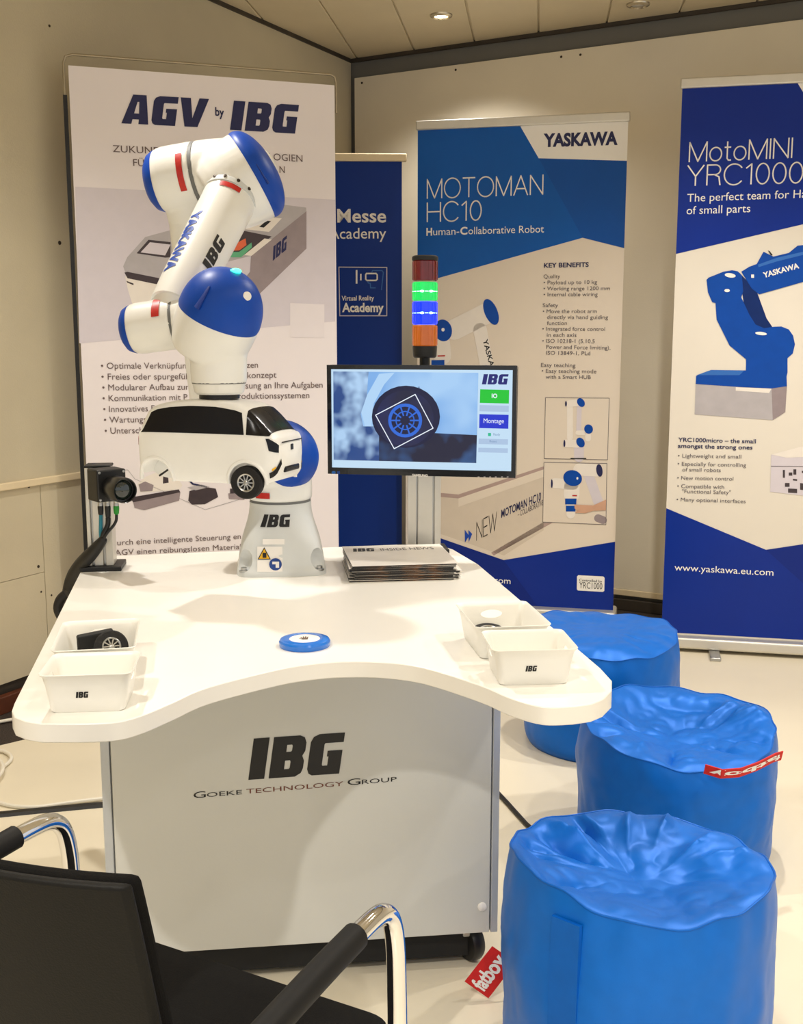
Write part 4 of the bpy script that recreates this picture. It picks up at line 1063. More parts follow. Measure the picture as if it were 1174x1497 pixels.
def patch(name, m, x0, x1, t0, t1, side, parent=tC_, off=0.0009, n=14, k=6, slant=0.0, taper=0.0):
    v = []; fs = []
    for i in range(n + 1):
        for j in range(k + 1):
            a_ = j / k; xa = x0 + (x1 - x0) * i / n; xx = xa + slant * a_ * (1 - i / n) + taper * a_ * (i / n)
            v.append(surf(xx, t0 + (t1 - t0) * a_, side, off))
    for i in range(n):
        for j in range(k):
            b_ = i * (k + 1) + j; fs.append((b_, b_ + 1, b_ + k + 2, b_ + k + 1))
    return MB().add(v, fs).build(name, m, parent, ang=60, fixn=False)
for sd in (-1, 1):
    patch('side_window', M_CARGLASS, -.148, .094, 6.08, 7.95, sd, slant=.024, taper=-.008)
    patch('windscreen', M_CARGLASS, .0985, .146, 6.1, 10.99, sd, k=16, slant=-.004, taper=-.002)
    # flared wheel arches
    for wx in (WX_R, WX_F):
        pts = []
        for i in range(19):
            a_ = R(-8 + 196 * i / 18); x_ = wx + .0415 * math.cos(a_); z_ = WZ + .002 + .0415 * math.sin(a_)
            h_ = sec(max(-.162, min(.162, x_))); ys = np.interp(max(z_, h_[2][1]), [q_[1] for q_ in h_[2:7]], [q_[0] for q_ in h_[2:7]])
            pts.append((x_, sd * (float(ys) - 0.0005), z_))
        MB().sweep(pts, 0.0042, 8, 0).build('wheel_arch', M_CARW, tC_)
    patch('headlight', M_CARGLASS, .146, .1605, 4.7, 5.75, sd, off=0.0012, n=8, slant=-.006, taper=.0)
    patch('indicator', M_YELLOW, .151, .157, 3.05, 3.3, sd, off=0.0012, n=4, k=2)
    patch('tail_light', M_RED, -.1605, -.157, 4.6, 5.6, sd, off=0.0012, n=3, k=3)
def nose(name, m, y0, y1, z0, z1, x=.1655, d=.003):
    MB().box(x - d, x, y0, y1, z0, z1).build(name, m, tC_, bevel=0.001)
MB().box(.146, .1662, -.035, .035, .024, .037).build('front_grille', M_CARGLASS, tC_, bevel=0.004)
nose('light_bar', M_CARGLASS, -.046, .046, .0855, .088)
nose('badge', M_CARGLASS, -.006, .006, .068, .08)
for sd in (-1, 1):
    patch('lower_grille', M_CARGLASS, .146, .163, 2.2, 3.0, sd, off=0.0016, n=6, k=3)
def wheel(parent, c, ax, r_=0.034, wd=0.022, sub=True):
    c = Vector(c); ax = Vector(ax).normalized(); h = wd / 2
    ty = MB().lathe([(r_ * .56, -h), (r_ * .9, -h), (r_ * .98, -h * .8), (r_, -h * .4), (r_, h * .4), (r_ * .98, h * .8), (r_ * .9, h), (r_ * .56, h), (r_ * .54, h * .6)], c, ax, 44).build('tyre', M_TYRE, parent)
    MB().lathe([(r_ * .5, h * .75), (r_ * .56, h * .95), (r_ * .53, h * 1.02), (r_ * .46, h * .9), (r_ * .44, h * .35), (0.0005, h * .3)], c, ax, 36, False, False).build('rim', M_STEEL, parent)
    x_, y_, a_ = frame_of(ax)
    for i in range(10):
        t = 2 * math.pi * i / 10; d = x_ * math.cos(t) + y_ * math.sin(t); e = a_.cross(d)
        MB().obox(c + d * r_ * .29 + a_ * h * .75, d * r_ * .19, e * r_ * .035, a_ * h * .12).build('spoke', M_STEEL, parent, smooth=False)
    MB().lathe([(r_ * .13, h * .5), (r_ * .13, h * .9), (r_ * .08, h * 1.0)], c, ax, 16).build('hub', M_STEEL, parent)
wg = bpy.data.objects.new('front_wheel', None); COL.objects.link(wg); wg.parent = tC_; wg.empty_display_size = .02
wheel(wg, (WX_F, -.072, WZ), (0.06, -1, 0))
MB().tube((WX_R, -.062, WZ + .004), (WX_R, -.03, WZ + .012), 0.0022, n=10).build('axle_stub', M_BLACKHOLE, tC_)
MB().tube((WX_F, .03, WZ), (WX_F, -.062, WZ), 0.004, n=12).build('axle_stub', M_BLACKHOLE, tC_)

# ================================================================== THINGS ON THE TABLE
def ring_rr(cx, cy, hx, hy, r_, z, n=6):
    return [(x, y, z) for x, y in rrect(cx - hx, cx + hx, cy - hy, cy + hy, r_, n)]
BINH = 0.062
def make_bin(label, x, y, rz, sx=1.0, sy=1.0, logo=True, holes='x'):
    t = thing('storage_bin', label, 'bin', TL(x, y), PSI + rz, 'white storage bins on the table')
    hx, hy = 0.067 * sx, 0.058 * sy
    prof = [(0.80, 0.0), (0.83, 0.002), (0.88, 0.02), (0.93, 0.042), (0.975, 0.056), (1.03, 0.0605), (1.04, 0.062), (1.03, 0.0632), (0.985, 0.0605), (0.955, 0.056), (0.91, 0.042), (0.86, 0.02), (0.80, 0.004), (0.70, 0.003)]
    prof2 = [(1.0, 0.0)]
    rings = [ring_rr(0, 0, hx * k, hy * k, 0.014 * (1 if k > .85 else .8), z) for k, z in prof]
    sh = MB().loft(rings).build('bin_shell', M_BIN, t, ang=50)
    c_ = MB(); n = 28
    def oval(q):
        return [((q, 0.015 * math.cos(a_), 0.043 + 0.0065 * math.sin(a_)) if holes == 'x' else (0.021 * math.cos(a_), q, 0.042 + 0.0075 * math.sin(a_))) for a_ in (2 * math.pi * k / n for k in range(n))]
    c_.loft([oval(-0.12), oval(0.12)]) if holes == 'x' else c_.loft([oval(0.03), oval(0.12)])
    boolean(sh, c_.build('cut', M_BIN, t), 40)
    if logo:
        P, T, L = glyphs('IBG', 'logo'); wd = 0.019; v = []
        for a_, b_ in P:
            z = 0.0245 + b_ * 0.0098; kk = float(np.interp(z, [0.002, 0.02, 0.042], [0.83, 0.88, 0.93]))
            v.append((-wd / 2 + a_ / L * wd - 0.006, -hy * kk - 0.0006, z))
        MB().add(v, T).build('bin_logo', M_INKBLACK, t, smooth=False, fixn=False)
    return t
make_bin('small white bin with IBG logo at the front left corner of the table', -0.339, 0.081, R(-1))
bLb = make_bin('white bin holding a toy wheel behind the front left bin', -0.3555, 0.254, R(4), 0.97, 1.6, False, 'y')
make_bin('small white bin with IBG logo at the front right corner of the table', 0.366, 0.133, R(-2), 1.03, 1.05)
bRb = make_bin('white bin holding a wheel lying flat behind the front right bin', 0.358, 0.310, R(2), 1.0, 1.52, False, 'y')
def loose_wheel(label, pos, ax, r_=0.026, wd=0.02):
    t = thing('toy_wheel', label, 'wheel', pos, PSI, 'spare model car wheels')
    wheel(t, (0, 0, 0), ax, r_, wd); return t
loose_wheel('black toy wheel with silver rim leaning in the rear left bin', TL(-0.336, 0.268, TOP + 0.0345), (0.22, -0.86, 0.46), 0.029, 0.019)
loose_wheel('black toy wheel lying flat in the rear right bin', TL(0.342, 0.352, TOP + 0.0145), (0.0, -0.12, 1), 0.030, 0.02)
o = MB().obox((0, 0, 0), (0.030, 0.006, 0.004), (-0.003, 0.010, 0), (0, -0.004, 0.024)).build('foam_block', M_BLACKMAT, smooth=False, bevel=0.003)
o.location = TL(-0.366, 0.296, TOP + 0.0315); o.rotation_euler = (0, 0, PSI)
tag(o, 'black block leaning beside the wheel in the rear left bin', 'block')

# blue button disc
M_DISC = mat('glossy_blue_plastic', (0, 112, 214), 0.2, var=0.03, scale=20, coat=0.4)
dC = TL(-0.001, 0.362)
tDc = thing('push_button_disc', 'round flat blue disc with a white centre on the table', 'button', dC, PSI)
MB().lathe([(0.046, 0), (0.0475, 0.003), (0.0475, 0.009), (0.045, 0.0125), (0.041, 0.0135), (0.029, 0.0135), (0.028, 0.0125)], (0, 0, 0), (0, 0, 1), 56).build('blue_ring', M_DISC, tDc)
wc = MB().lathe([(0.0282, 0.0115), (0.0282, 0.0132), (0.027, 0.0136)], (0, 0, 0), (0, 0, 1), 48).build('white_centre', M_WHITE, tDc)
M_HAND = mat('brown_grey_mark', (112, 92, 78), 0.6, var=0.1)
hand = MB().add([(x, y, 0.0140) for x, y in rrect(-0.005, 0.006, -0.009, 0.002, 0.003, 3)], [tuple(range(16))])
for x0, y0, x1, y1 in ((-.004, 0, -.007, .008), (-.0015, .001, -.002, .011), (.0015, .001, .0025, .011), (.0045, 0, .0065, .008), (-.004, -.006, -.0095, -.001)):
    P, T = ribbon([(x0, y0), (x1, y1)], 0.0024); hand.add([(x, y, 0.0140) for x, y in P], T)
hand.build('hand_symbol', M_HAND, wc, smooth=False, fixn=False)

# stack of magazines
M_MAG = mat('magazine_cover_paper', (238, 232, 222), 0.35, var=0.02, scale=20)
def edge_mat():
    m = bpy.data.materials.new('printed_page_edges'); m.use_nodes = True; nt = m.node_tree; b_ = nt.nodes['Principled BSDF']
    b_.inputs['Roughness'].default_value = 0.5
    tc = nt.nodes.new('ShaderNodeTexCoord'); mp = nt.nodes.new('ShaderNodeMapping'); mp.inputs['Scale'].default_value = (45, 3, 160)
    n = nt.nodes.new('ShaderNodeTexNoise'); n.inputs['Scale'].default_value = 1.0; n.inputs['Detail'].default_value = 2
    r_ = nt.nodes.new('ShaderNodeValToRGB'); r_.color_ramp.elements[0].position = .5; r_.color_ramp.elements[1].position = .78
    r_.color_ramp.elements[0].color = lin((14, 11, 10)); r_.color_ramp.elements[1].color = lin((110, 70, 30))
    nt.links.new(tc.outputs['Object'], mp.inputs[0]); nt.links.new(mp.outputs[0], n.inputs['Vector']); nt.links.new(n.outputs['Fac'], r_.inputs['Fac']); nt.links.new(r_.outputs['Color'], b_.inputs['Base Color'])
    return m
M_EDGE = edge_mat()
NMAG = 11
mx0, mx1, my0, my1 = 0.122, 0.372, 0.885, 1.135
mc = TL((mx0 + mx1) / 2, (my0 + my1) / 2)
for i in range(NMAG):
    top_ = i == NMAG - 1
    lab = 'topmost magazine of the stack with IBG title on its white cover' if top_ else ('lowest magazine of the stack, sticking out at the front left' if i == 0 else 'magazine with dark printed edges inside the stack behind the disc')
    th = 0.0034
    jx, jy = random.uniform(-.003, .003), random.uniform(-.0015, .0015)
    if i in (1, 3, 5): jx += 0.012
    if i == 0: jx, jy = -0.004, -0.005
    t = thing('magazine', lab, 'magazine', TL((mx0 + mx1) / 2 + jx, (my0 + my1) / 2 + jy, TOP + i * th), PSI + R(random.uniform(-1, 1) + (1.5 if top_ else 0)), 'stacked magazines')
    hx, hy = (mx1 - mx0) / 2, (my1 - my0) / 2
    MB().box(-hx, hx - 0.004, -hy, hy, 0.0, th - 0.00022).build('pages', M_EDGE, t, smooth=False)
    MB().box(hx - 0.004, hx + 0.002, -hy + 0.004, hy - 0.004, 0.0003, th - 0.0008).build('fore_edge', M_WHITE, t, smooth=False)
    cv = MB().box(-hx, hx, -hy, hy, th - 0.00022, th).build('cover', M_MAG, t, smooth=False)
    if top_:
        def flat(s_, style, x, y, wd, h, m_, bold=0.0):
            P, T, L = glyphs(s_, style, bold)
            MB().add([(x + a_ / L * wd, y + b_ * h, th + 0.0004) for a_, b_ in P], T).build('cover_title', m_, cv, smooth=False, fixn=False)
        flat('IBG', 'logo', -hx + .02, hy - .075, .056, .042, M_INKBLACK)
        flat('INSIDE NEWS', 'font', -hx + .09, hy - .07, .135, .03, M_GREYTXT)

# ================================================================== MONITOR ON ITS PROFILE POST, SIGNAL TOWER
pc = TL(0.341, 1.235)
def tslot(mb, x0, x1, y0, y1, z0, z1, n):
    """aluminium profile: full-depth web with proud rails left and right of each slot"""
    g = 0.004; pw = (x1 - x0 - g * n) / (n + 1)
    mb.box(x0 + .002, x1 - .002, y0 + .006, y1 - .006, z0, z1)
    for i in range(n + 1):
        a_ = x0 + i * (pw + g)
        mb.box(a_, a_ + pw, y0, y0 + .008, z0, z1); mb.box(a_, a_ + pw, y1 - .008, y1, z0, z1)
    for yy in (y0, y1 - .012):
        mb.box(x0, x0 + .006, yy, yy + .012, z0, z1); mb.box(x1 - .006, x1, yy, yy + .012, z0, z1)
    return mb
tP = thing('monitor_post', 'pale aluminium profile post on black foot carrying the monitor', 'post', pc, PSI)
for a_, b_ in ((-0.044, -0.022), (-0.017, 0.022), (0.027, 0.044)):
    MB().box(a_, b_, -0.022, 0.022, 0.012, 0.46).build('profile_rail', M_ALU, tP, smooth=False, bevel=0.0015)
MB().box(-0.040, 0.040, -0.014, 0.014, 0.012, 0.458).build('profile_core', M_STEEL, tP, smooth=False)
MB().box(-0.064, 0.064, -0.045, 0.045, 0, 0.012).build('foot_plate', M_BLACKHOLE, tP, smooth=False, bevel=0.002)
PM = Plane(0, 0, -10.5); mo = aty(616, 615, 2.79); PM.o = Vector((mo.x, mo.y, 0)); 
m0 = PM.pix(479, 612)[0]; m1 = PM.pix(755, 618)[0]; mzt = 0.5 * (PM.pix(480, 532)[1] + PM.pix(757, 536)[1]); mzb = 0.5 * (PM.pix(478, 691)[1] + PM.pix(752, 700)[1])
tM = thing('monitor', 'black flat screen monitor showing a wheel inspection on the post', 'monitor', PM.o, PM.a)
hz = (mzt + mzb) / 2
BZ = 0.011
MB().box(m0, m1, 0.004, 0.035, mzb, mzt).build('housing', M_BLACKHOLE, tM, bevel=0.006, seg=3)
bz = MB()
bz.box(m0, m0 + BZ, -0.004, 0.006, mzb, mzt); bz.box(m1 - BZ, m1, -0.004, 0.006, mzb, mzt); bz.box(m0 + BZ, m1 - BZ, -0.004, 0.006, mzt - BZ, mzt); bz.box(m0 + BZ, m1 - BZ, -0.004, 0.006, mzb, mzb + 0.017)
bz.build('bezel', mat('gloss_black_bezel', (10, 10, 12), 0.2, var=0.05, coat=0.3), tM, smooth=False)
MB().box(-0.05, 0.05, 0.035, 0.05, hz - 0.05, hz + 0.05).build('wall_mount', M_BLACKHOLE, tM, smooth=False)
M_SCRBG = glow('screen_pale_blue', (196, 224, 246), 1.0)
scr = MB().box(m0 + BZ, m1 - BZ, 0.0, 0.004, mzb + 0.017, mzt - BZ).build('screen', M_SCRBG, tM, smooth=False)
p = Print(PM, scr, -0.0004)
ZM = lambda L: [(470 + x / 3.913, 360 + y / 3.913) for x, y in L]
S_LIGHT = glow('screen_light_blue', (134, 180, 232), 1.0); S_DARK = screen_mat('screen_dark_blue', (4, 10, 48), (46, 92, 150), 14, 1.0, .5, .75)
S_BLUR = screen_mat('screen_blurred_blue', (34, 72, 136), (176, 210, 244), 16, 1.0, .4, .62)
S_PANEL = screen_mat('screen_body_blue', (120, 172, 232), (166, 206, 246), 7, 1.0)
S_WELL = screen_mat('screen_wheel_dark', (6, 12, 52), (14, 26, 80), 10, 1.0); S_RIM = glow('screen_rim_blue', (40, 104, 216), 1.0); S_TYRE = glow('screen_tyre', (10, 16, 58), 1.0)
S_PALE = glow('screen_arch_pale', (178, 214, 248), 1.0)
S_GREEN = glow('screen_green', (16, 196, 48), 1.0); S_BTN = glow('screen_button_blue', (20, 46, 205), 1.0); S_GREY = glow('screen_button_grey', (172, 196, 226), 1.0)
S_INK = glow('screen_ink', (20, 24, 110), 1.0); S_WHITE = glow('screen_white', (236, 244, 255), 1.0); S_TXT = glow('screen_text_grey', (110, 140, 180), 1.0)
p.poly('camera_image', S_BLUR, ZM([(68, 716), (898, 724), (886, 1240), (70, 1222)]), 1)
p.poly('camera_image', S_PANEL, ZM([(270, 718), (898, 724), (889, 1080), (640, 1068), (560, 800), (300, 1030), (240, 1030), (225, 960), (260, 860)]), 2)
p.poly('camera_image', S_DARK, ZM([(640, 1068), (889, 1080), (886, 1240), (330, 1228), (330, 1080), (480, 1150)]), 2)
p.poly('camera_image', S_PALE, ZM([(330, 730), (420, 722), (360, 790), (300, 900), (285, 1030), (250, 1030), (228, 950), (262, 850)]), 3)
p.ellipse('camera_image', S_TYRE, ZM([(484, 975)])[0], 195 / 3.913, 178 / 3.913, 0, 4)
p.ellipse('camera_image', S_WELL, ZM([(478, 985)])[0], 165 / 3.913, 160 / 3.913, 0, 5)
p.ellipse('camera_image', S_RIM, ZM([(480, 996)])[0], 97 / 3.913, 97 / 3.913, 0, 6)
p.ellipse('camera_image', S_TYRE, ZM([(480, 996)])[0], 79 / 3.913, 79 / 3.913, 0, 7)
for i in range(10):
    a_ = 2 * math.pi * i / 10; c_, s_ = math.cos(a_), math.sin(a_)
    p.line('camera_image', S_RIM, ZM([(480 + 30 * c_, 996 + 30 * s_), (480 + 78 * c_, 996 + 78 * s_)]), 2.2, 8)
p.line('camera_image', S_RIM, ZM([(480 + 52 * math.cos(R(t)), 996 + 52 * math.sin(R(t))) for t in range(0, 360, 18)]), 1.6, 8, True)
p.line('camera_image', S_WHITE, ZM([(538, 847), (640, 1040), (418, 1157), (312, 965)]), 1.3, 9, True)
p.text('screen_logo', S_INK, 'IBG', ZM([(918, 790)])[0], ZM([(1070, 791)])[0], 15, 2, style='logo')
p.poly('screen_button', S_GREEN, ZM([(908, 818), (1074, 822), (1072, 900), (906, 896)]), 1)
p.text('screen_button', S_WHITE, 'IO', ZM([(974, 867)])[0], ZM([(1006, 868)])[0], 6, 2, bold=0.03)
p.poly('screen_button', S_GREY, ZM([(905, 908), (1072, 912), (1071, 948), (904, 944)]), 1)
p.poly('screen_button', S_BTN, ZM([(904, 960), (1071, 964), (1069, 1044), (902, 1040)]), 1)
p.text('screen_button', S_WHITE, 'Montage', ZM([(928, 1010)])[0], ZM([(1044, 1012)])[0], 6.5, 2)
p.poly('screen_button', mat('screen_teal', (8, 8, 10), .35, emit=(30, 160, 120), estr=1.0), ZM([(953, 1068), (970, 1068), (970, 1086), (953, 1086)]), 1)
p.text('screen_button', S_TXT, 'Ready', ZM([(984, 1082)])[0], ZM([(1022, 1083)])[0], 3.4, 2)
p.poly('screen_button', S_GREY, ZM([(900, 1100), (1068, 1104), (1067, 1135), (899, 1131)]), 1)
p.text('screen_button', S_TXT, 'Reset', ZM([(962, 1121)])[0], ZM([(1003, 1122)])[0], 3.2, 2)
p.poly('screen_button', S_GREY, ZM([(898, 1152), (1067, 1156), (1066, 1182), (897, 1178)]), 1)
p.done()
p = Print(PM, tM, -0.0042)
p.text('maker_name', M_WHITE, 'SAMSUNG', ZM([(521, 1314)])[0], ZM([(609, 1317)])[0], 3.2, 1, bold=0.03)
for x_ in (900, 934, 966, 998, 1034, 1066):
    p.poly('control_mark', M_PICGREY2, ZM([(x_ - 5, 1316), (x_ + 5, 1316), (x_ + 5, 1320), (x_ - 5, 1320)]), 1)
p.ellipse('control_mark', M_PBLUE3, ZM([(72, 1293)])[0], 3, 2.2, 0, 1); p.poly('control_mark', M_STICKBLUE, ZM([(92, 1285), (108, 1285), (108, 1301), (92, 1301)]), 1)
p.done()

sC = pc.copy(); zs = TOP + 0.46
sx = aty(621, 530, pc.y); sC = Vector((sx.x, pc.y, zs))
tS = thing('signal_tower', 'stacked signal tower light in red, green, blue and amber above the monitor', 'signal light', sC, PSI)
def zpx(v): return aty(621, v, pc.y).z - zs
r_ = 0.032
MB().lathe([(0.022, 0), (0.022, 0.004), (0.0135, 0.006), (0.0135, zpx(522) + 0.004)], (0, 0, 0), (0, 0, 1), 28).build('mounting_tube', M_BLACKHOLE, tS)
MB().lathe([(0.027, zpx(523)), (0.0305, zpx(521)), (r_, zpx(508)), (r_, zpx(506))], (0, 0, 0), (0, 0, 1), 40).build('base_socket', M_BLACKHOLE, tS)
def lens_mat(n, c, e=None, s=0.0): return mat(n, c, 0.18, var=0.12, scale=40, coat=0.6, emit=e, estr=s, trans=0.25)
for nm, v0, v1, m_ in (('amber_lens', 506, 475.5, lens_mat('amber_lens', (206, 108, 10), (206, 100, 4), 0.10)), ('blue_lens', 474.5, 441, lens_mat('blue_lens', (10, 40, 255), (0, 50, 255), 0.75)),
                    ('green_lens', 440, 412.5, lens_mat('green_lens', (10, 190, 90), (0, 210, 96), 0.45)), ('red_lens', 411, 381, lens_mat('red_lens', (120, 6, 6)))):
    z0, z1 = zpx(v0), zpx(v1)
    part = MB().lathe([(r_ * .95, z0), (r_, z0 + .002), (r_, z1 - .002), (r_ * .95, z1)], (0, 0, 0), (0, 0, 1), 44).build(nm, m_, tS)
    for k in range(18):
        a_ = 2 * math.pi * k / 18
        MB().obox((r_ * math.cos(a_), r_ * math.sin(a_), (z0 + z1) / 2), (0.0009 * math.cos(a_), 0.0009 * math.sin(a_), 0), (-.0012 * math.sin(a_), .0012 * math.cos(a_), 0), (0, 0, (z1 - z0) / 2 - .003)).build('lens_rib', m_, part, smooth=False)
    if nm in ('blue_lens', 'green_lens'):
        zc = z0 + (z1 - z0) * .5
        g_ = mat(nm + '_glow', (220, 240, 255), .3, emit=(170, 235, 255) if nm[0] == 'b' else (190, 255, 235), estr=2.2)
        for k in (-1, 1):
            a_ = -math.pi / 2 + k * .36
            MB().sphere((r_ * 1.0 * math.cos(a_), r_ * 1.0 * math.sin(a_), zc), .0062, .0035, .0028, 14, 8).build('led_spot', g_, part)
        MB().lathe([(r_ * 1.003, zc - .0009), (r_ * 1.012, zc), (r_ * 1.003, zc + .0009)], (0, 0, 0), (0, 0, 1), 44, False, False).build('led_line', g_, part)
MB().lathe([(r_ * 1.03, zpx(381)), (r_ * 1.06, zpx(379)), (r_ * 1.05, zpx(375.5)), (r_ * .9, zpx(373.8)), (0.001, zpx(373.4))], (0, 0, 0), (0, 0, 1), 40).build('cap', M_BLACKHOLE, tS)

# ================================================================== INSPECTION CAMERA ON ITS POST
kc = TL(-0.474, 1.115)
tK = thing('camera_post', 'short aluminium profile post on black foot at the left rear table corner', 'post', kc, PSI)
ph = aty(145, 682, kc.y).z - TOP
for a_, b_ in ((-0.03, -0.021), (-0.015, 0.006), (0.012, 0.03)):
    MB().box(a_, b_, -0.03, 0.03, 0.012, ph).build('profile_rail', M_ALU, tK, smooth=False, bevel=0.0012)
MB().box(-0.028, 0.028, -0.02, 0.02, 0.012, ph - .001).build('profile_core', M_STEEL, tK, smooth=False)
MB().box(-0.031, 0.031, -0.031, 0.031, ph, ph + .006).build('end_cap', M_BLACKHOLE, tK, smooth=False, bevel=0.002)
MB().box(-0.05, 0.05, -0.045, 0.05, 0, 0.012).build('foot_plate', M_BLACKHOLE, tK, smooth=False, bevel=0.002)
fw = Vector((0.62, -0.785, 0)).normalized(); rt = Vector((-fw.y, fw.x, 0)) * -1
bc = aty(156, 708, 2.575)
tV = thing('inspection_camera', 'black machine vision camera with large lens clamped on the left post', 'camera', bc, math.atan2(fw.y, fw.x))
# local x = viewing direction
MB().box(-0.03, 0.03, -0.036, 0.036, -0.038, 0.038).build('camera_housing', M_BLACKHOLE, tV, bevel=0.004, seg=3)
MB().box(-0.05, -0.03, -0.02, 0.02, -0.03, 0.03).build('mounting_block', M_BLACKMAT, tV, smooth=False)
for yy in (-.03, .03):
    for zz_ in (-.032, .032):
        MB().lathe([(.003, 0), (.003, .0015), (.001, .002)], (.03, yy, zz_), (1, 0, 0), 12).build('screw', M_STEEL, tV)
lens = MB().lathe([(.024, .03), (.026, .034), (.028, .05), (.030, .055), (.030, .10), (.0285, .104), (.0265, .103), (.0255, .09), (.0005, .088)], (0, 0, -0.004), (1, 0, 0), 44).build('lens', mat('lens_black', (10, 10, 10), .3, var=.05, coat=.2), tV)
MB().lathe([(.025, .0885), (.02, .0935), (.01, .0955), (.0005, .096)], (0, 0, -0.004), (1, 0, 0), 36).build('front_glass', mat('coated_glass', (18, 30, 26), .05, var=.1, coat=1.0), lens)
conn = []
for (u, v), mcol, ln in (((146.5, 731), M_CABLEB, .02), ((157, 731), M_CABLEB, .026), ((169.5, 730), mat('green_plug', (20, 140, 40), .4, var=.05), .018)):
    q = aty(u, v, bc.y - 0.005); lq = Matrix.Rotation(-math.atan2(fw.y, fw.x), 4, 'Z') @ (q - bc)
    lq.x = max(-.024, min(.024, lq.x)); lq.y = max(-.03, min(.03, lq.y)); lq.z = -.038
    c_ = MB().lathe([(.006, 0), (.0065, -.004), (.0055, -.006), (.0065, -.010), (.006, -.013)], lq, (0, 0, 1), 16).build('connector', M_STEEL, tV)
    MB().lathe([(.0065, -.013), (.007, -.018), (.006, -.013 - ln), (.0035, -.016 - ln)], lq, (0, 0, 1), 16).build('plug', mcol, c_)
    w_ = Matrix.Rotation(math.atan2(fw.y, fw.x), 4, 'Z') @ lq + bc; conn.append(w_ + Vector((0, 0, -.015 - ln)))
def cable_px(px, Y): return [aty(u, v, y_) for (u, v), y_ in zip(px, Y)]
tb = thing('cable_bundle', 'black cable bundle dropping from the camera over the left table edge', 'cable', conn[1], 0)
ob_ = conn[1]
common = cable_px([(150, 790), (135, 808), (118, 825), (105, 845), (100, 870), (98, 905)], [2.56, 2.58, 2.62, 2.66, 2.68, 2.70])
for k, (c_, m_, off, r0) in enumerate(((conn[0], mat('teal_cable', (30, 120, 140), .5, var=.05), -.006, .0045), (conn[1], M_CABLEB, .0, .006), (conn[2], M_CABLEB, .006, .0035))):
    MB().sweep([c_, c_ + Vector((0, -.004, -.02)), common[0] + Vector((off, -off, .012)), common[0] + Vector((off * .3, 0, -.006))], r0, 10, 3).build('cable', m_, tb, ob_)
MB().sweep([common[0] + Vector((.006, 0, .006))] + common[:], lambda t: .006 + .011 * min(1, t * 2.5), 14, 3).build('sleeve', M_CABLEB, tb, ob_)
o = MB().sweep([aty(98, 868, 2.5), aty(88, 876, 2.5), aty(84, 890, 2.5), aty(92, 905, 2.5), aty(110, 915, 2.5)], .012, 12, 2).build('cable_loop', M_CABLEB)
tag(o, 'thick black cable loop peeping out past the left table edge', 'cable')

# ================================================================== POUFS
def pouf(label, c, Rr, H, seed, dent, folds, rot, tilt=(0, 0), wr=1.0):
    t = thing('pouf', label, 'pouf', (c[0], c[1], 0), rot, 'blue nylon poufs')
    rnd = random.Random(seed)
    ph = [rnd.uniform(0, 6.28) for _ in range(8)]
    def rimz(a_):
        return H + .010 * math.sin(2 * a_ + ph[0]) + .006 * math.sin(3 * a_ + ph[1]) + tilt[0] * math.cos(a_) + tilt[1] * math.sin(a_) + .0035 * math.sin(11 * a_ + ph[2])
    def rimr(a_):
        return Rr * (0.965 + .012 * math.sin(2 * a_ + ph[3]) + .008 * math.sin(5 * a_ + ph[4])) + .002 * math.sin(17 * a_ + ph[5])
    NA = 192
    def fold(a_, f):
        """creases that run from the rim into the seat"""
        s = 0
        for k in range(folds):
            ac = ph[k % 8] * 1.7 + k * 2.399; d = math.atan2(math.sin(a_ - ac), math.cos(a_ - ac)) + .25 * (1 - f) * math.sin(k * 2.1)
            wd = .09 + .05 * ((k * 37) % 5) / 5; ctr = .62 + .3 * ((k * 53) % 7) / 7
            s += (1 if k % 2 else -1.25) * math.exp(-abs(d) / wd * 1.3) * math.exp(-((f - ctr) / .24) ** 2)
        return s
    rings = []
    for i in range(45):
        f = 1 - i / 44; ring = []
        for j in range(NA):
            a_ = 2 * math.pi * j / NA; r_ = rimr(a_) * f
            x, y = r_ * math.cos(a_), r_ * math.sin(a_)
            z = H + (rimz(a_) - H) * f ** 3
            z += .022 * (1 - f ** 6) * (1 - dent * 0) - dent * (1 - f ** 2.2) ** 1.2
            z += wr * .017 * fold(a_, f) * min(1, (1 - f) * 9)
            n1 = noise.noise(Vector((x * 9 + seed, y * 9, 1.3))); n2 = noise.noise(Vector((x * 22, y * 22 + seed, 4.1)))
            z += wr * (.020 * (abs(n1) - .25) + .008 * (abs(n2) - .25)) * min(1, (1 - f) * 5 + .05)
            ring.append((x, y, z))
        rings.append(ring)
    MB().loft(rings, False, True).build('seat_panel', M_POUF, t, ang=80)
    side = []
    for i in range(26):
        f = i / 25; ring = []
        for j in range(NA):
            a_ = 2 * math.pi * j / NA
            b_ = Rr * (1.0 + .02 * math.sin(math.pi * f))
            if f < .1: b_ *= .95 + .05 * math.sqrt(f / .1)
            rt_ = rimr(a_); k = max(0, (f - .8) / .2)
            r_ = b_ * (1 - k * k) + rt_ * k * k
            n1 = noise.noise(Vector((math.cos(a_) * 2.4 + seed, math.sin(a_) * 2.4, f * 2.2))); n2 = noise.noise(Vector((math.cos(a_) * 5, math.sin(a_) * 5 + seed, f * 7)))
            r_ += (.014 * n1 + .006 * (abs(n2) - .2)) * math.sin(math.pi * min(1, f * 1.05)) + .004 * k * math.sin(23 * a_ + ph[6]) * (1 - k)
            ring.append((r_ * math.cos(a_), r_ * math.sin(a_), f * rimz(a_)))
        side.append(ring)
    MB().loft(side, True, False).build('side_panel', M_POUF, t, ang=80)
    MB().sweep([(rimr(a_) * 1.0 * math.cos(a_), rimr(a_) * 1.0 * math.sin(a_), rimz(a_)) for a_ in (2 * math.pi * j / 96 for j in range(97))], .0022, 8).build('seam_piping', M_POUFB, t)
    return t, rimr, rimz
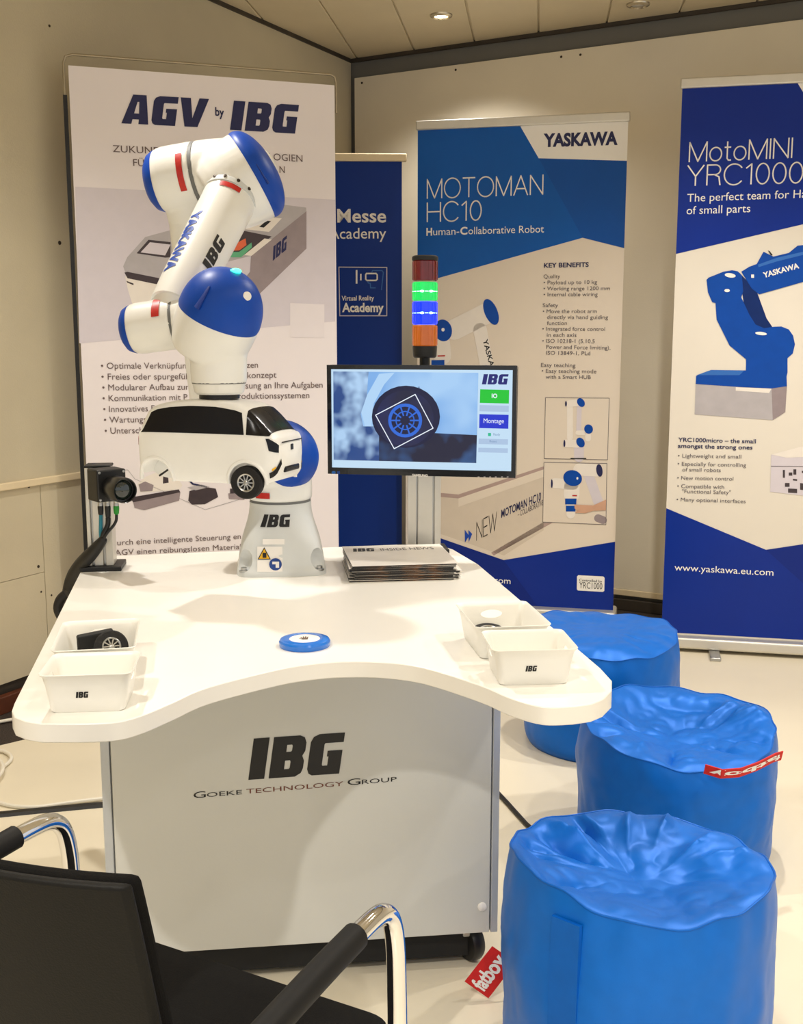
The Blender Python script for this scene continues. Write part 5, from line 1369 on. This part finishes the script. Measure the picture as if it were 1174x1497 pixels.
def red_label(t, pts, wdir, txt, flip=False):
    """folded fabric tag: a strip through pts, wdir its width"""
    pts = [Vector(p_) for p_ in pts]; wd = Vector(wdir)
    th = Vector((0, 0, 0)); rings = []
    for i, q in enumerate(pts):
        d = (pts[min(i + 1, len(pts) - 1)] - pts[max(0, i - 1)]).normalized(); n_ = d.cross(wd).normalized() * .0012
        rings.append([q - wd + n_, q + wd + n_, q + wd - n_, q - wd - n_])
    lb = MB().loft(rings).build('fabric_tag', mat('red_fabric', (206, 22, 18), .7, var=.1, scale=60), t, smooth=False)
    P, T, L = glyphs(txt, 'font', .035); v = []
    tot = len(pts) - 1
    for sgn in (1, -1):
        v = []
        for a_, b_ in P:
            s = .06 + .88 * a_ / L
            if (sgn < 0) != flip: s = 1 - s
            i = min(tot - 1, int(s * tot)); f = s * tot - i
            q = pts[i].lerp(pts[i + 1], f); d = (pts[i + 1] - pts[i]).normalized(); n_ = d.cross(wd).normalized() * (.0018 * sgn)
            v.append(q + wd * ((b_ - .42) * (-1.05 if flip else 1.05)) + n_)
        MB().add(v, T).build('tag_lettering', M_WHITE, lb, smooth=False, fixn=False)
    return lb
t1, r1_, z1_ = pouf('nearest blue pouf with vertical zip flap at the lower right corner', (0.424, 1.835), 0.236, 0.413, 3, .062, 12, 0.0, (-.008, -.012))
# zip flap
fl_pts = []
for i in range(14):
    f = i / 13; a_ = R(-128); r_ = .236 * (1.0 + .02 * math.sin(math.pi * f)) + .003
    fl_pts.append([((r_ + (.004 if k in (1, 2) else -.003)) * math.cos(a_ + R(da)), (r_ + (.004 if k in (1, 2) else -.003)) * math.sin(a_ + R(da)), .01 + f * .385) for k, da in enumerate((-9.5, -9, 3.5, 4))])
MB().loft(fl_pts).build('zip_flap', M_POUFB, t1, ang=50)
q1 = atz(688, 1447, 0.02) - Vector((0.424, 1.835, 0)); q2 = atz(735, 1440, 0.05) - Vector((0.424, 1.835, 0))
red_label(t1, [(q1.x + .012, q1.y, .012 + .008), (q1.x + .028, q1.y + .006, .038), (q1.x + .046, q1.y + .014, .058), (q1.x + .07, q1.y + .03, .08)], (-.024, .004, .016), 'fatboy')
t2, r2_, z2_ = pouf('middle blue pouf with a red tag on its top seam', (0.722, 2.74), 0.25, 0.338, 11, .065, 14, 0.6, (.017, .025))
def onp(c, px, z, rot):
    q = atz(*px, z) - Vector((c[0], c[1], 0)); return Matrix.Rotation(-rot, 4, 'Z') @ q
pts = []
for px, dz in (((1030, 1124), .0), ((1055, 1129), -.004), ((1082, 1127), -.004), ((1108, 1120), .0), ((1132, 1111), .006), ((1143, 1109), .008)):
    pts.append(onp((0.722, 2.74), px, .322, .6) + Vector((0, 0, dz)))
dirn = Matrix.Rotation(-.6, 4, 'Z') @ Vector((0, -.006, .0135))
red_label(t2, pts, (dirn.x, dirn.y, dirn.z), 'fatboy', True)
t3, r3_, z3_ = pouf('farthest blue pouf half hidden behind the right table corner', (0.665, 3.52), 0.25, 0.368, 23, .012, 6, 1.9, (.019, -.0065), .35)

# ================================================================== FOREGROUND CHAIR
cF = Vector((0.468, 0.884, 0)); cR = Vector((0.884, -0.468, 0))
cmid = Vector((-0.255, 1.37, 0)); corg = cmid - cF * 0.2
tH = thing('visitor_chair', 'black visitor chair with chrome arms cut off at the lower left', 'chair', corg, math.atan2(cR.y, cR.x))
AX, AZ = 0.272, 0.652
def arm(sx):
    x = sx * AX
    path = [(x, .235, .0), (x, .226, .30), (x, .218, .56), (x, .213, .605), (x, .203, .632), (x, .183, .647), (x, .155, .650), (x, .10, .648), (x, -.12, .632), (x * .98, -.20, .622), (x * .9, -.26, .60), (x * .82, -.275, .55), (x * .8, -.262, .48)]
    pts = path[:7]
    MB().sweep(path, .0125, 16, 2).build('chrome_arm_tube', M_CHROME, tH)
    MB().sweep([(x, .118, .6492), (x, .05, .646), (x, -.02, .641), (x, -.13, .632), (x * .985, -.195, .623)], .0165, 16, 1).build('arm_pad', M_RUBBER, tH)
    MB().sweep([(x * .93, -.235, .0), (x * .93, -.225, .2), (x * .92, -.2, .42)], .0115, 14, 1).build('leg', M_CHROME, tH)
arm(1); arm(-1)
MB().sweep([(-AX, .2, .39), (AX, .2, .39)], .011, 12).build('cross_tube', M_CHROME, tH); MB().sweep([(-AX * .93, -.2, .39), (AX * .93, -.2, .39)], .011, 12).build('cross_tube', M_CHROME, tH)
# seat pad
rings = []
for k, z in ((.94, .405), (.99, .412), (1.0, .43), (.985, .448), (.94, .457), (.8, .461), (.5, .460)):
    rg = []
    for x, y in rrect(-.245, .245, -.19, .285, .045, 6):
        rg.append((x * k, (y - .02) * k + .02, z - (.012 * max(0, (y - .18) / .1) ** 2 if z > .42 else 0)))
    rings.append(rg)
MB().loft(rings).build('seat', M_FABRIC, tH, ang=50)
MB().box(-.21, .21, -.2, .235, .39, .408).build('seat_shell', M_BACKREST, tH, bevel=.006)
# curved backrest shell with fabric front
def backshell(th0, th1, inset, z0, z1):
    rows = []
    nz, nx = 14, 18
    for i in range(nz + 1):
        f = i / nz; z = z0 + (z1 - z0) * f
        hw = (.226 - .012 * abs(f - .5)) - inset
        lean = -.165 - .055 * f - .012 * f * f
        for_ = []
        for j in range(nx + 1):
            g = -1 + 2 * j / nx
            for_.append((g * hw, lean + .045 * g * g, z))
        rows.append(for_)
    fr_ = [[(x, y + th1, z) for x, y, z in r0] for r0 in rows]; bk = [[(x, y + th0, z) for x, y, z in r0] for r0 in rows]
    rings = []
    for a_, b_ in zip(fr_, bk):
        rings.append(a_ + b_[::-1])
    return MB().loft(rings)
BT = 0.845
backshell(-.012, .0, 0, .44, BT).build('backrest', M_BACKREST, tH, bevel=.005, seg=3, ang=40)
backshell(.0, .022, .008, .46, BT - .002).build('back_cushion', M_FABRIC, tH, bevel=.008, seg=3, ang=40)
